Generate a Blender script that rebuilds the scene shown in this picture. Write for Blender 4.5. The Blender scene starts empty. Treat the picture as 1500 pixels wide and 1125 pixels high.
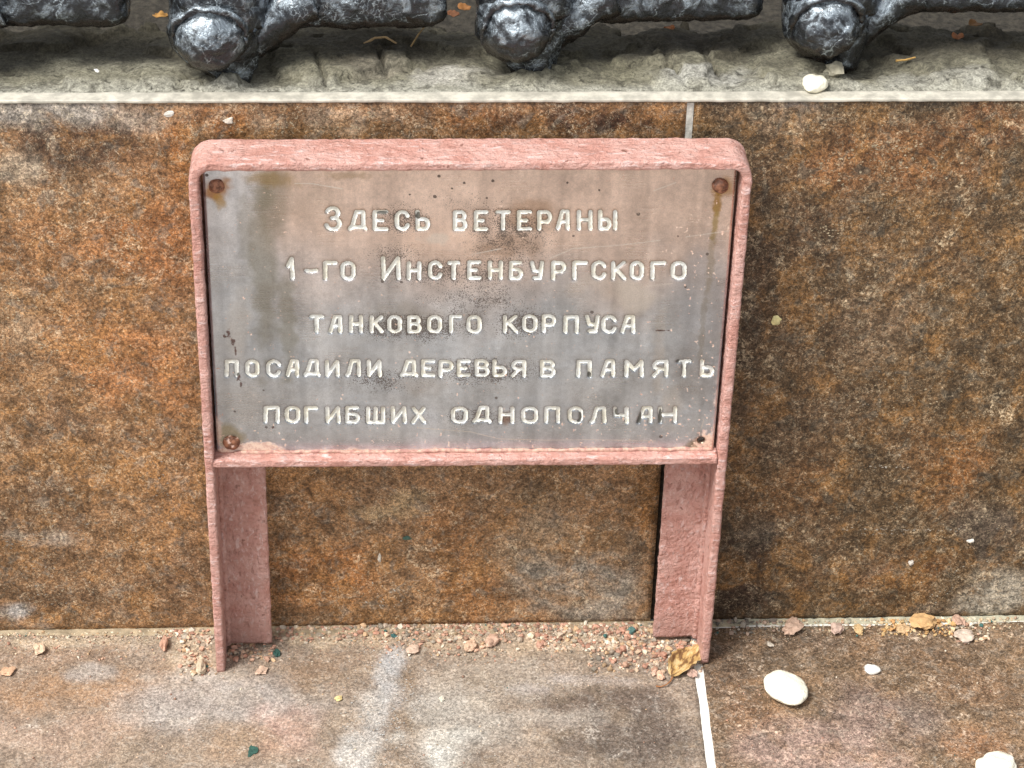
import bpy, bmesh, math, random
import numpy as np
from mathutils import Vector, Matrix, noise as mnoise

random.seed(7)
rng = np.random.default_rng(11)
scene = bpy.context.scene
COL = scene.collection

# ------------------------------------------------------------------ camera
F_PX, PITCH, YAW, ROLL = 3498.25, 0.5807, 0.0677, 0.0285
CAM = np.array([-0.0551, -1.2369, 1.0055])
cy_, sy_, cp_, sp_ = math.cos(YAW), math.sin(YAW), math.cos(PITCH), math.sin(PITCH)
_f = np.array([sy_ * cp_, cy_ * cp_, -sp_])
_r = np.array([cy_, -sy_, 0.0])
_u = np.cross(_r, _f)
RIGHT = math.cos(ROLL) * _r + math.sin(ROLL) * _u
UP = -math.sin(ROLL) * _r + math.cos(ROLL) * _u
cam_data = bpy.data.cameras.new("camera")
cam = bpy.data.objects.new("camera", cam_data)
COL.objects.link(cam)
M = Matrix.Identity(4)
for i in range(3):
    M[i][0], M[i][1], M[i][2], M[i][3] = RIGHT[i], UP[i], -_f[i], CAM[i]
cam.matrix_world = M
cam_data.sensor_width = 36.0
cam_data.lens = F_PX / 1500 * 36.0
cam_data.clip_start, cam_data.clip_end = 0.05, 200
scene.camera = cam

# ------------------------------------------------------------------ light
SUN_EL, SUN_AZ = math.radians(57), math.radians(236)   # azimuth from +y towards +x: front left
world = bpy.data.worlds.new("World")
scene.world = world
world.use_nodes = True
wn = world.node_tree
bg = wn.nodes["Background"]
sky = wn.nodes.new("ShaderNodeTexSky")
sky.sky_type = 'NISHITA'
sky.sun_disc = False
sky.sun_elevation, sky.sun_rotation = SUN_EL, SUN_AZ
sky.dust_density, sky.air_density = 3.0, 1.0
hs = wn.nodes.new("ShaderNodeHueSaturation")
hs.inputs['Saturation'].default_value = 0.22
wn.links.new(sky.outputs[0], hs.inputs['Color'])
wn.links.new(hs.outputs[0], bg.inputs['Color'])
bg.inputs['Strength'].default_value = 0.125
sl = bpy.data.lights.new("sun", 'SUN')
sl.energy, sl.angle, sl.color = 2.4, math.radians(20), (1.0, 0.975, 0.925)
so = bpy.data.objects.new("sun", sl)
COL.objects.link(so)
sd = Vector((math.sin(SUN_AZ) * math.cos(SUN_EL), math.cos(SUN_AZ) * math.cos(SUN_EL), math.sin(SUN_EL)))
so.rotation_euler = sd.to_track_quat('Z', 'Y').to_euler()
scene.view_settings.view_transform = 'Standard'
scene.view_settings.look = 'None'
scene.view_settings.gamma = 1
scene.view_settings.exposure = 0.62

# ------------------------------------------------------------------ measures (metres)
H = 0.3873            # height of the ledge
FY, FD = -0.0435, 0.030   # front of the sign frame, its depth
PY = -0.0345          # front face of the steel plate
XJ, XG = 0.1285, 0.1521   # tile joints in the wall and on the ground

def un(px, py, ax, val):
    """point of the plane (axis ax = val) seen at a place measured on the photo"""
    d = _f * F_PX + RIGHT * (px - 750) - UP * (py - 562.5)
    return CAM + (val - CAM[ax]) / d[ax] * d

def lin(c, k=1.0):
    c = np.asarray(c, float) / 255.0
    return np.where(c <= 0.04045, c / 12.92, ((c + 0.055) / 1.055) ** 2.4) * k

# ------------------------------------------------------------------ numpy noise
def _h(ix, iy, s):
    n = (ix.astype(np.int64) * 374761393 + iy.astype(np.int64) * 668265263 + s * 2147483647) & 0xffffffff
    n = ((n ^ (n >> 13)) * 1274126177) & 0xffffffff
    return ((n ^ (n >> 16)) & 0xffff) / 65535.0

def vn(x, y, s=0):
    ix, iy = np.floor(x), np.floor(y)
    fx, fy = x - ix, y - iy
    fx, fy = fx * fx * (3 - 2 * fx), fy * fy * (3 - 2 * fy)
    a, b = _h(ix, iy, s), _h(ix + 1, iy, s)
    c, d = _h(ix, iy + 1, s), _h(ix + 1, iy + 1, s)
    return (a + (b - a) * fx) * (1 - fy) + (c + (d - c) * fx) * fy

def fbm(x, y, freq, octv=4, s=0, gain=0.5):
    t, amp, tot = 0, 1, 0
    for o in range(octv):
        t = t + amp * vn(x * freq + 17.3 * o, y * freq - 9.1 * o, s + o * 7)
        tot += amp
        amp *= gain
        freq *= 2.03
    return t / tot

def sst(a, b, x):
    t = np.clip((x - a) / (b - a), 0, 1)
    return t * t * (3 - 2 * t)

# ------------------------------------------------------------------ object helpers
def link(o, parent=None):
    COL.objects.link(o)
    if parent is not None:
        o.parent = parent
    return o

def tag(o, label=None, cat=None, group=None, kind=None):
    if label: o['label'] = label
    if cat: o['category'] = cat
    if group: o['group'] = group
    if kind: o['kind'] = kind
    return o

def thing(name, label, cat, loc=(0, 0, 0), group=None):
    o = bpy.data.objects.new(name, None)
    o.empty_display_size = 0.02
    o.location = loc
    link(o)
    return tag(o, label, cat, group)

def npmesh(name, V, Q, mat, parent=None, smooth=True, attrs=None, loc=None):
    """mesh from arrays; Q is (n,4) or (n,3) or a list of those"""
    V = np.asarray(V, float)
    if loc is not None:
        V = V - np.asarray(loc)
    Qs = Q if isinstance(Q, list) else [Q]
    Qs = [np.asarray(q, np.int32) for q in Qs if len(q)]
    me = bpy.data.meshes.new(name)
    me.vertices.add(len(V))
    me.vertices.foreach_set('co', V.astype(np.float32).ravel())
    tot = sum(q.size for q in Qs)
    me.loops.add(tot)
    me.loops.foreach_set('vertex_index', np.concatenate([q.ravel() for q in Qs]))
    st, p = [], 0
    for q in Qs:
        st.append(np.arange(len(q)) * q.shape[1] + p)
        p += q.size
    st = np.concatenate(st).astype(np.int32)
    me.polygons.add(len(st))
    me.polygons.foreach_set('loop_start', st)
    me.polygons.foreach_set('use_smooth', np.full(len(st), smooth))
    me.update(calc_edges=True)
    me.validate()
    for k, a in (attrs or {}).items():
        a = np.asarray(a, np.float32)
        if a.ndim == 2:
            if a.shape[1] == 3:
                a = np.concatenate([a, np.ones((len(a), 1), np.float32)], 1)
            at = me.attributes.new(k, 'FLOAT_COLOR', 'POINT')
            at.data.foreach_set('color', a.ravel())
        else:
            at = me.attributes.new(k, 'FLOAT', 'POINT')
            at.data.foreach_set('value', a)
    me.materials.append(mat)
    o = bpy.data.objects.new(name, me)
    if loc is not None:
        o.location = loc
    return link(o, parent)

def gridq(n, m, off=0):
    i, j = np.meshgrid(np.arange(n - 1), np.arange(m - 1), indexing='ij')
    a = (i * m + j).ravel() + off
    return np.stack([a, a + m, a + m + 1, a + 1], 1)

def rrect(w, d, r, step):
    """rounded rectangle outline centred on 0, counter clockwise"""
    pts = []
    for cx, cy, a0 in ((w/2-r, d/2-r, 0), (-w/2+r, d/2-r, 90), (-w/2+r, -d/2+r, 180), (w/2-r, -d/2+r, 270)):
        for k in range(5):
            a = math.radians(a0 + 22.5 * k)
            pts.append((cx + r * math.cos(a), cy + r * math.sin(a)))
    out = []
    for k in range(len(pts)):
        a, b = np.array(pts[k]), np.array(pts[(k + 1) % len(pts)])
        n = max(1, int(np.hypot(*(b - a)) / step))
        for t in range(n):
            out.append(a + (b - a) * t / n)
    return np.array(out)

def sweep(path, N, B, sec):
    """sec[:,0] along N, sec[:,1] along B; closed section, capped path"""
    path, N, B = np.asarray(path, float), np.asarray(N, float), np.asarray(B, float)
    n, m = len(path), len(sec)
    V = path[:, None, :] + sec[None, :, 0:1] * N[:, None, :] + sec[None, :, 1:2] * B[:, None, :]
    V = V.reshape(-1, 3)
    i, j = np.meshgrid(np.arange(n - 1), np.arange(m), indexing='ij')
    j2 = (j + 1) % m
    Q = np.stack([(i*m+j).ravel(), (i*m+j2).ravel(), ((i+1)*m+j2).ravel(), ((i+1)*m+j).ravel()], 1)
    T = []
    for base, flip in ((0, True), ((n - 1) * m, False)):
        c = len(V)
        V = np.vstack([V, V[base:base + m].mean(0)])
        for k in range(m):
            t = [c, base + k, base + (k + 1) % m]
            T.append(t[::-1] if flip else t)
    return V, Q, np.array(T)

def merge(parts):
    Vs, Qs, Ts, off = [], [], [], 0
    for V, Q, T in parts:
        Vs.append(V)
        if len(Q): Qs.append(np.asarray(Q) + off)
        if len(T): Ts.append(np.asarray(T) + off)
        off += len(V)
    out = []
    if Qs: out.append(np.concatenate(Qs))
    if Ts: out.append(np.concatenate(Ts))
    return np.concatenate(Vs), out

def fix_normals(o):
    bm = bmesh.new(); bm.from_mesh(o.data)
    bmesh.ops.recalc_face_normals(bm, faces=bm.faces)
    bm.to_mesh(o.data); bm.free()
    return o

def lump(V, amp, freq, seed=0, stretch=(1, 1, 1), octv=3):
    """displace points by a 3D noise vector"""
    out = np.array(V, float)
    for k in range(len(out)):
        p = Vector((out[k][0] * freq * stretch[0] + seed, out[k][1] * freq * stretch[1], out[k][2] * freq * stretch[2]))
        d = mnoise.noise_vector(p)
        d2 = mnoise.noise_vector(p * 2.7)
        out[k] += amp * (np.array(d) + 0.5 * np.array(d2))
    return out

# ------------------------------------------------------------------ material helpers
class Mat:
    def __init__(s, name):
        s.m = bpy.data.materials.new(name)
        s.m.use_nodes = True
        s.t = s.m.node_tree
        s.b = s.t.nodes["Principled BSDF"]
        s.pos = s.N('ShaderNodeTexCoord').outputs['Object']
    def N(s, typ, ins=None, **kw):
        n = s.t.nodes.new(typ)
        for k, v in kw.items(): setattr(n, k, v)
        for k, v in (ins or {}).items():
            s.put(n.inputs[k], v)
        return n
    def put(s, sock, v):
        if hasattr(v, 'is_output'): s.t.links.new(v, sock)
        elif isinstance(v, (tuple, list, np.ndarray)) and len(v) == 3 and sock.type == 'RGBA': sock.default_value = (*[float(q) for q in v], 1)
        else: sock.default_value = v
    def P(s, **kw):
        for k, v in kw.items(): s.put(s.b.inputs[k.replace('_', ' ')], v)
    def scale(s, sx, sy, sz, off=(0, 0, 0)):
        return s.N('ShaderNodeMapping', {'Vector': s.pos, 'Scale': (sx, sy, sz), 'Location': off}).outputs[0]
    def noise(s, sc, det=3, rough=0.55, dist=0.0, vec=None, w=None):
        n = s.N('ShaderNodeTexNoise', {'Vector': vec if vec is not None else s.pos, 'Scale': sc, 'Detail': det, 'Roughness': rough, 'Distortion': dist})
        return n.outputs['Fac']
    def vor(s, sc, feature='F1', vec=None):
        return s.N('ShaderNodeTexVoronoi', {'Vector': vec if vec is not None else s.pos, 'Scale': sc}, feature=feature)
    def rng(s, v, a, b, lo=0.0, hi=1.0):
        return s.N('ShaderNodeMapRange', {'Value': v, 'From Min': a, 'From Max': b, 'To Min': lo, 'To Max': hi}, interpolation_type='SMOOTHSTEP').outputs[0]
    def math(s, op, a, b=0.0):
        return s.N('ShaderNodeMath', {0: a, 1: b}, operation=op).outputs[0]
    def mix(s, f, a, b, mode='MIX'):
        n = s.N('ShaderNodeMix', data_type='RGBA', blend_type=mode)
        s.put(n.inputs[0], f); s.put(n.inputs[6], a); s.put(n.inputs[7], b)
        return n.outputs[2]
    def gain(s, c, f):
        """multiply a colour by a scalar"""
        n = s.N('ShaderNodeVectorMath', operation='SCALE')
        s.put(n.inputs[0], c); s.put(n.inputs['Scale'], f)
        return n.outputs[0]
    def attr(s, name):
        return s.N('ShaderNodeAttribute', attribute_name=name)
    def bump(s, h, dist, strength=1.0, prev=None):
        n = s.N('ShaderNodeBump', {'Height': h, 'Distance': dist, 'Strength': strength})
        if prev is not None: s.put(n.inputs['Normal'], prev)
        return n.outputs[0]

def tile_material(name, orange, grey, cream, rough=0.45, gcon=1.0, gsc=1.0, cr=1.0, mk=1.0, n8k=1.0):
    m = Mat(name)
    c = m.attr('Col').outputs['Color']
    n1 = m.noise(400 * gsc, 4, 0.66, 0.8)
    n2 = m.noise(1000 * gsc, 2, 0.6)
    n3 = m.noise(95, 5, 0.68, 0.8)
    n4 = m.noise(38, 5, 0.62, 0.5, vec=m.scale(1, 1, 1, (3.1, 1.7, 5.2)))
    n5 = m.noise(140, 5, 0.72, 1.2, vec=m.scale(1, 1, 1, (9.1, 4.7, 2.2)))
    n6 = m.noise(300 * gsc, 2, 0.55, 1.0, vec=m.scale(1, 1, 1, (1.1, 7.7, 3.2)))
    n7 = m.noise(330 * gsc, 2, 0.55, 1.0, vec=m.scale(1, 1, 1, (8.1, 2.7, 6.2)))
    worm = m.rng(m.math('ABSOLUTE', m.math('SUBTRACT', n6, 0.5)), 0.0, 0.06, 1, 0)
    pale = m.rng(m.math('ABSOLUTE', m.math('SUBTRACT', n7, 0.5)), 0.0, 0.05, 1, 0)
    n8 = m.noise(60, 8, 0.72, 0.9, vec=m.scale(1, 1, 1, (5.1, 8.7, 1.2)))
    n9 = m.noise(42, 7, 0.75, 1.4, vec=m.scale(1, 1, 1, (2.1, 0.7, 9.2)))
    c = m.mix(m.rng(n4, 0.46, 0.64, 0, 0.75 * mk), c, orange)
    c = m.mix(m.rng(n3, 0.52, 0.64, 0, 0.7 * mk), c, grey)
    c = m.mix(m.math('MULTIPLY', pale, m.rng(n5, 0.42, 0.62, 0.0, 0.85 * cr)), c, cream)
    c = m.mix(m.math('MULTIPLY', m.rng(n9, 0.56, 0.66, 0, 0.75 * cr), m.rng(n1, 0.42, 0.58)), c, cream)
    k = m.math('MULTIPLY', m.rng(n1, 0.34, 0.68, 1 - 0.52 * gcon, 1 + 0.60 * gcon), m.rng(n2, 0.3, 0.7, 1 - 0.20 * gcon, 1 + 0.20 * gcon))
    k = m.math('MULTIPLY', k, m.math('SUBTRACT', 1.0, m.math('MULTIPLY', worm, m.rng(n3, 0.4, 0.6, 0.55 * gcon, 0.20 * gcon))))
    k = m.math('MULTIPLY', k, m.rng(n8, 0.36, 0.63, 1 - .40 * n8k, 1 + .38 * n8k))
    k = m.math('MULTIPLY', k, m.rng(n5, 0.30, 0.44, 1 - .45 * n8k, 1.04))
    c = m.gain(c, k)
    h = m.math('ADD', n1, m.math('MULTIPLY', n3, 0.8))
    m.P(Base_Color=c, Roughness=m.rng(n1, 0.3, 0.7, rough + 0.12, rough - 0.08), Normal=m.bump(h, 0.0006, 0.7))
    m.P(**{'Specular IOR Level': 0.35})
    return m.m

GK, WK = 0.92, 1.04   # photo colour -> surface colour
M_WALL_L = tile_material("wall tile rust", lin((152, 111, 68), WK), lin((118, 108, 96), WK), lin((200, 184, 156), WK), gcon=0.95, gsc=1.2, cr=0.75, mk=0.85)
M_WALL_R = tile_material("wall tile dark rust", lin((134, 98, 58), WK), lin((92, 84, 72), WK), lin((176, 158, 130), WK), gcon=1.02, gsc=1.15, cr=1.0, mk=1.0)
M_GR_L = tile_material("paving tile pale", lin((162, 143, 118), GK), lin((172, 168, 160), GK), lin((212, 204, 192), GK), gcon=0.74, gsc=1.3, cr=0.5, mk=0.3, n8k=.45)
M_GR_R = tile_material("paving tile brown", lin((146, 114, 84), GK), lin((128, 120, 110), GK), lin((200, 182, 162), GK), gcon=0.95, gsc=1.2, cr=0.8, mk=0.6, n8k=.8)

def simple(name, base, var, sc, rough=0.7, bsc=None, bd=0.0005, spec=0.4, attr=False):
    m = Mat(name)
    n = m.noise(sc, 5, 0.65)
    c = m.attr('Col').outputs['Color'] if attr else base
    c = m.gain(c, m.rng(n, 0.3, 0.7, 1 - var, 1 + var)) if attr else m.gain(m.mix(0, base, base), m.rng(n, 0.3, 0.7, 1 - var, 1 + var))
    m.P(Base_Color=c, Roughness=rough, Normal=m.bump(m.noise(bsc or sc * 1.5, 4, 0.6), bd, 0.8))
    m.P(**{'Specular IOR Level': spec})
    return m.m

M_GROUT = simple("grout", (0.56, 0.54, 0.48), 0.3, 300, 0.85)
M_WGROUT = simple("white grout", (0.78, 0.76, 0.70), 0.2, 260, 0.85)
M_TRIM = simple("cream trim", (0.50, 0.47, 0.395), 0.28, 110, 0.5, bd=0.0003)
M_STONE = simple("stone", None, 0.18, 260, 0.75, attr=True)
M_WHITE = simple("white pebble", None, 0.16, 160, 0.6, bsc=300, bd=0.0012, attr=True)
M_DIRT = simple("soil", (0.05, 0.043, 0.032), 0.5, 220, 0.95, bd=0.002)
M_FARGROUND = simple("paving far", (0.50, 0.49, 0.48), 0.3, 20, 0.85, bd=0.002)

def mortar_material():
    m = Mat("mortar")
    c = m.attr('Col').outputs['Color']
    n1 = m.noise(330, 5, 0.7, 0.4)
    n2 = m.noise(70, 5, 0.65, 1.0)
    n3 = m.noise(900, 2, 0.5)
    c = m.mix(m.rng(n2, 0.52, 0.66, 0, 0.7), c, (0.075, 0.069, 0.052))
    c = m.mix(m.math('MULTIPLY', m.rng(m.noise(160, 5, 0.7, 1.0, vec=m.scale(1, 1.6, 1, (2, 9, 4))), 0.56, 0.66), 0.75), c, (0.03, 0.027, 0.021))
    k = m.math('MULTIPLY', m.rng(n1, 0.3, 0.7, 0.62, 1.34), m.rng(n3, 0.3, 0.7, 0.8, 1.18))
    m.P(Base_Color=m.gain(c, k), Roughness=0.9, Normal=m.bump(m.math('ADD', n1, n2), 0.0015, 0.8))
    m.P(**{'Specular IOR Level': 0.25})
    return m.m
M_MORTAR = mortar_material()

def pink_material(name, leg):
    m = Mat(name)
    ns = m.noise(1.0, 6, 0.65, 0.5, vec=m.scale(110, 380, 420) if not leg else m.scale(330, 330, 150))
    n1 = m.noise(55, 5, 0.65)
    n2 = m.noise(330, 5, 0.65)
    n3 = m.noise(130, 4, 0.6, 0.6, vec=m.scale(1, 1, 1, (3, 5, 7)))
    c = m.mix(m.rng(n1, 0.36, 0.64), (0.58, 0.29, 0.235), (0.70, 0.415, 0.355))
    c = m.mix(m.rng(ns, 0.54, 0.66, 0, 0.75), c, (0.82, 0.62, 0.585))
    c = m.mix(m.rng(ns, 0.33, 0.44, 0.75, 0.0), c, (0.36, 0.16, 0.125))
    c = m.mix(m.rng(n2, 0.60, 0.72, 0, 0.5), c, (0.38, 0.18, 0.145))
    c = m.mix(m.rng(n3, 0.60, 0.70, 0, 0.55), c, (0.62, 0.44, 0.40))
    spot = m.math('MULTIPLY', m.rng(m.noise(190, 3, 0.6), 0.64, 0.70), m.rng(n1, 0.48, 0.58))
    c = m.mix(spot, c, (0.24, 0.10, 0.07))
    lo = m.rng(m.math('ADD', m.N('ShaderNodeSeparateXYZ', {'Vector': m.pos}).outputs[2], m.math('MULTIPLY', n2, 0.03)), 0.02, 0.05, 0.65, 0.0)
    c = m.mix(lo, c, (0.52, 0.30, 0.25))
    b = m.bump(ns, 0.0022, 0.75)
    b = m.bump(n2, 0.0022 if not leg else 0.0036, 0.85, b)
    b = m.bump(n3, 0.0024 if not leg else 0.0036, 0.7, b)
    m.P(Base_Color=c, Roughness=m.rng(n2, 0.3, 0.7, 0.34, 0.55), Normal=b)
    m.P(**{'Specular IOR Level': 0.5})
    return m.m
M_PINK = pink_material("pink paint brushed", False)
M_PINK_LEG = pink_material("pink paint thick", True)

def iron_material():
    m = Mat("black paint")
    n1 = m.noise(48, 5, 0.65, 0.8)
    n2 = m.noise(300, 5, 0.7, 0.6)
    n3 = m.noise(900, 3, 0.6)
    wv = m.N('ShaderNodeVectorMath', {0: m.pos, 1: m.gain(m.N('ShaderNodeTexNoise', {'Vector': m.pos, 'Scale': 90.0, 'Detail': 4.0}).outputs['Color'], 0.018)}, operation='ADD').outputs[0]
    v = m.vor(55, 'DISTANCE_TO_EDGE', wv).outputs['Distance']
    v2 = m.vor(190, 'DISTANCE_TO_EDGE', wv).outputs['Distance']
    crack = m.math('MULTIPLY', m.rng(v, 0.0, 0.028, 1, 0), m.rng(n1, 0.50, 0.58))
    crack2 = m.math('MULTIPLY', m.rng(v2, 0.0, 0.06, 0.8, 0), m.rng(m.noise(34, 3, 0.5, vec=m.scale(1, 1, 1, (5, 2, 1))), 0.54, 0.60))
    geo = m.N('ShaderNodeNewGeometry')
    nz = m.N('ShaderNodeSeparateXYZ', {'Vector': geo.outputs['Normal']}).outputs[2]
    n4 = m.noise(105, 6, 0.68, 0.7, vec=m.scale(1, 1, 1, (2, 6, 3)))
    worn = m.math('ADD', m.math('ADD', m.math('MULTIPLY', n4, 1.3), m.math('MULTIPLY', n1, 0.5)), m.math('MULTIPLY', nz, 0.30))  # wear by noise; upward faces painted lighter as if lit by the sky
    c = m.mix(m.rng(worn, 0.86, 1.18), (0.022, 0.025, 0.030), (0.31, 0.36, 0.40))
    c = m.mix(m.rng(n2, 0.58, 0.72, 0, 0.6), c, (0.016, 0.018, 0.021))
    c = m.mix(m.math('MULTIPLY', m.math('MAXIMUM', crack, crack2), m.rng(n2, 0.34, 0.5)), c, (0.36, 0.41, 0.44))
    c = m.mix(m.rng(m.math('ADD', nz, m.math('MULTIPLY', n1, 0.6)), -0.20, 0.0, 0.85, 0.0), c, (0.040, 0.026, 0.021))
    b = m.bump(n1, 0.0045, 0.7)
    b = m.bump(n4, 0.0022, 0.6, b)
    b = m.bump(n2, 0.0010, 0.6, b)
    b = m.bump(v2, 0.0010, 0.5, b)
    m.P(Base_Color=c, Roughness=m.rng(n2, 0.3, 0.7, 0.17, 0.36), Metallic=0.7, Normal=b)
    m.P(**{'Specular IOR Level': 0.8, 'Coat Weight': 0.5, 'Coat Roughness': 0.18})
    return m.m
M_IRON = iron_material()

def steel_material():
    m = Mat("worn steel plate")
    c = m.attr('Col').outputs['Color']
    dirt = m.attr('dirt').outputs['Fac']
    scr = m.attr('scratch').outputs['Fac']
    paint = m.attr('paint').outputs['Fac']
    n1 = m.noise(1300, 3, 0.7)
    n2 = m.noise(28, 4, 0.6)
    br = m.noise(1.0, 3, 0.6, vec=m.scale(25, 1, 900))
    pit = m.rng(m.math('SUBTRACT', dirt, m.noise(1500, 2, 0.6, 0.3)), 0.0, 0.07)
    c = m.gain(c, m.rng(n1, 0.3, 0.7, 0.9, 1.1))
    c = m.mix(m.math('MULTIPLY', pit, 0.9), c, (0.07, 0.048, 0.034))
    c = m.mix(scr, c, (0.80, 0.76, 0.70))
    c = m.mix(paint, c, m.mix(m.rng(m.noise(420, 4, 0.65), 0.4, 0.62), (0.76, 0.57, 0.44), (0.58, 0.36, 0.28)))
    metal = m.math('MULTIPLY', m.rng(m.math('MAXIMUM', pit, paint), 0.0, 0.8, 1, 0), 0.85)
    rg = m.math('ADD', m.rng(n2, 0.3, 0.7, 0.26, 0.44), m.rng(br, 0.3, 0.7, -0.05, 0.05))
    m.P(Base_Color=c, Metallic=metal, Roughness=m.math('ADD', rg, m.math('MULTIPLY', m.math('MAXIMUM', pit, paint), 0.25)),
        Normal=m.bump(m.math('ADD', br, n1), 0.00012, 0.4))
    return m.m
M_STEEL = steel_material()

def letter_material():
    m = Mat("cream letter paint")
    bare = m.attr('bare').outputs['Fac']
    n = m.noise(500, 4, 0.6)
    n2 = m.noise(90, 3, 0.6)
    f = m.rng(m.math('ADD', bare, m.math('MULTIPLY', n, 0.5)), 0.62, 0.78)
    c = m.mix(m.rng(n2, 0.4, 0.65), (0.88, 0.88, 0.83), (0.79, 0.755, 0.64))
    c = m.gain(c, m.rng(n, 0.3, 0.7, 0.86, 1.08))
    c = m.mix(f, c, (0.15, 0.145, 0.125))
    m.P(Base_Color=c, Roughness=0.38, Normal=m.bump(n, 0.0002, 0.5))
    return m.m
M_LETTER = letter_material()

def rust_material():
    m = Mat("rusty rivet")
    n = m.noise(320, 4, 0.65)
    c = m.mix(m.rng(n, 0.35, 0.65), (0.10, 0.035, 0.016), (0.33, 0.14, 0.075))
    c = m.mix(m.rng(m.noise(240, 3, 0.6, vec=m.scale(1, 1, 1, (4, 4, 4))), 0.55, 0.66, 0, m.attr('painted').outputs['Fac']), c, (0.74, 0.52, 0.43))
    m.P(Base_Color=c, Roughness=0.6, Normal=m.bump(n, 0.0012, 0.9))
    return m.m
M_RUST = rust_material()

# ------------------------------------------------------------------ blotches printed in the tiles, and painted shade
def blotch(P, axes, ax, val, base, blobs, k, seed=0):
    u, v = P[:, axes[0]], P[:, axes[1]]
    c = np.tile(lin(base, k), (len(P), 1))
    for n, (bx, by, rx, ry, col, a) in enumerate(blobs):
        o = un(bx, by, ax, val)
        du = abs(un(bx + rx, by, ax, val)[axes[0]] - o[axes[0]])
        dv = abs(un(bx, by + ry, ax, val)[axes[1]] - o[axes[1]])
        sc = 1.0 / max(0.012, min(du, dv) * 1.2)
        w = (fbm(u, v, sc, 4, seed + n * 3) - 0.5) * 1.6
        d = np.hypot((u - o[axes[0]]) / du, (v - o[axes[1]]) / dv) + w
        wt = (a * (1 - sst(0.35, 1.25, d)))[:, None]
        c = c * (1 - wt) + lin(col, k) * wt
    return c

def slab(n0, n1, lo, hi, ax, val, depth, sgn):
    """grid sheet with a turned-back rim; lo/hi give the two in-plane coordinates"""
    u = np.linspace(lo[0], hi[0], n0); v = np.linspace(lo[1], hi[1], n1)
    u = np.concatenate([[lo[0]], u, [hi[0]]]); v = np.concatenate([[lo[1]], v, [hi[1]]])
    U, W = np.meshgrid(u, v, indexing='ij')
    D = np.full(U.shape, val)
    rim = np.zeros(U.shape, bool); rim[0] = rim[-1] = True; rim[:, 0] = rim[:, -1] = True
    D[rim] = val + sgn * depth
    # softly rounded arris
    e = np.zeros(U.shape, bool); e[1, 1:-1] = e[-2, 1:-1] = True; e[1:-1, 1] = e[1:-1, -2] = True
    D[e & ~rim] += sgn * 0.0006
    cols = [U, W]
    P = np.zeros(U.shape + (3,))
    oth = [i for i in range(3) if i != ax]
    P[..., oth[0]], P[..., oth[1]], P[..., ax] = U, W, D
    return P.reshape(-1, 3), gridq(*U.shape)

# ------------------------------------------------------------------ setting: plinth wall
plinth = thing("plinth_wall", "low plinth wall faced with rust brown tiles under the black iron fence", "wall", (0, 0, 0))
BW = 0.8
blobL = [
 (60, 165, 190, 28, (165, 160, 152), .8), (110, 215, 120, 42, (82, 60, 46), .85), (20, 250, 50, 26, (172, 158, 138), .55),
 (250, 235, 80, 45, (120, 84, 54), .5), (330, 175, 60, 30, (160, 98, 50), .5), (490, 175, 110, 22, (172, 150, 126), .7),
 (200, 340, 140, 80, (162, 102, 54), .55), (262, 220, 30, 60, (168, 104, 46), .5), (60, 380, 90, 70, (150, 100, 58), .4),
 (640, 175, 60, 26, (128, 92, 60), .5), (720, 180, 80, 24, (112, 72, 42), .7), (880, 178, 125, 26, (68, 46, 36), .9),
 (170, 520, 130, 60, (176, 118, 72), .6), (260, 560, 50, 60, (168, 112, 64), .5), (35, 470, 35, 60, (176, 150, 122), .45),
 (100, 620, 110, 40, (120, 92, 70), .5), (60, 740, 100, 70, (84, 68, 56), .55), (60, 790, 80, 12, (160, 150, 138), .45),
 (230, 700, 60, 80, (150, 108, 66), .4), (250, 840, 70, 45, (100, 78, 60), .6), (70, 870, 110, 45, (104, 82, 62), .6),
 (24, 895, 22, 12, (172, 172, 170), .75), (55, 922, 42, 9, (160, 158, 155), .7), (175, 900, 30, 14, (160, 146, 130), .5),
 (480, 840, 90, 60, (158, 100, 48), .6), (450, 740, 60, 50, (140, 98, 58), .5), (560, 750, 60, 12, (196, 172, 132), .45),
 (600, 730, 30, 12, (196, 172, 132), .45), (660, 790, 60, 60, (146, 98, 54), .5), (700, 860, 70, 40, (152, 100, 52), .5),
 (870, 860, 110, 62, (146, 138, 126), .92), (790, 790, 60, 45, (146, 126, 102), .6), (800, 720, 90, 30, (108, 90, 66), .55),
 (945, 730, 26, 60, (150, 100, 46), .6), (860, 790, 60, 30, (120, 100, 78), .5), (900, 800, 60, 26, (92, 80, 66), .5),
]
blobR = [
 (1120, 175, 90, 45, (128, 110, 92), .55), (1170, 155, 40, 10, (176, 168, 160), .6), (1310, 240, 190, 60, (140, 92, 54), .6),
 (1420, 190, 80, 40, (128, 78, 44), .5), (1090, 470, 40, 330, (66, 46, 35), .55), (1210, 330, 90, 60, (82, 58, 42), .45),  # tall dark blob: the frame's shadow painted into the tile colour
 (1300, 420, 60, 140, (128, 104, 82), .45), (1180, 480, 70, 60, (84, 62, 46), .4), (1420, 360, 80, 70, (98, 72, 50), .5),
 (1130, 640, 70, 60, (92, 72, 56), .5), (1230, 600, 70, 50, (100, 76, 56), .4), (1400, 680, 100, 80, (146, 96, 52), .6),
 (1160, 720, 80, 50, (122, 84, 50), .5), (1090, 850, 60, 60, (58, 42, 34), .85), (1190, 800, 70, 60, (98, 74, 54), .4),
 (1300, 840, 90, 40, (130, 84, 46), .55), (1450, 880, 60, 38, (176, 168, 152), .75), (1450, 780, 60, 40, (88, 80, 74), .6),
 (1120, 780, 40, 24, (108, 98, 88), .4), (1260, 830, 60, 16, (104, 90, 78), .4), (1350, 895, 60, 14, (84, 76, 70), .6),
]
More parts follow.
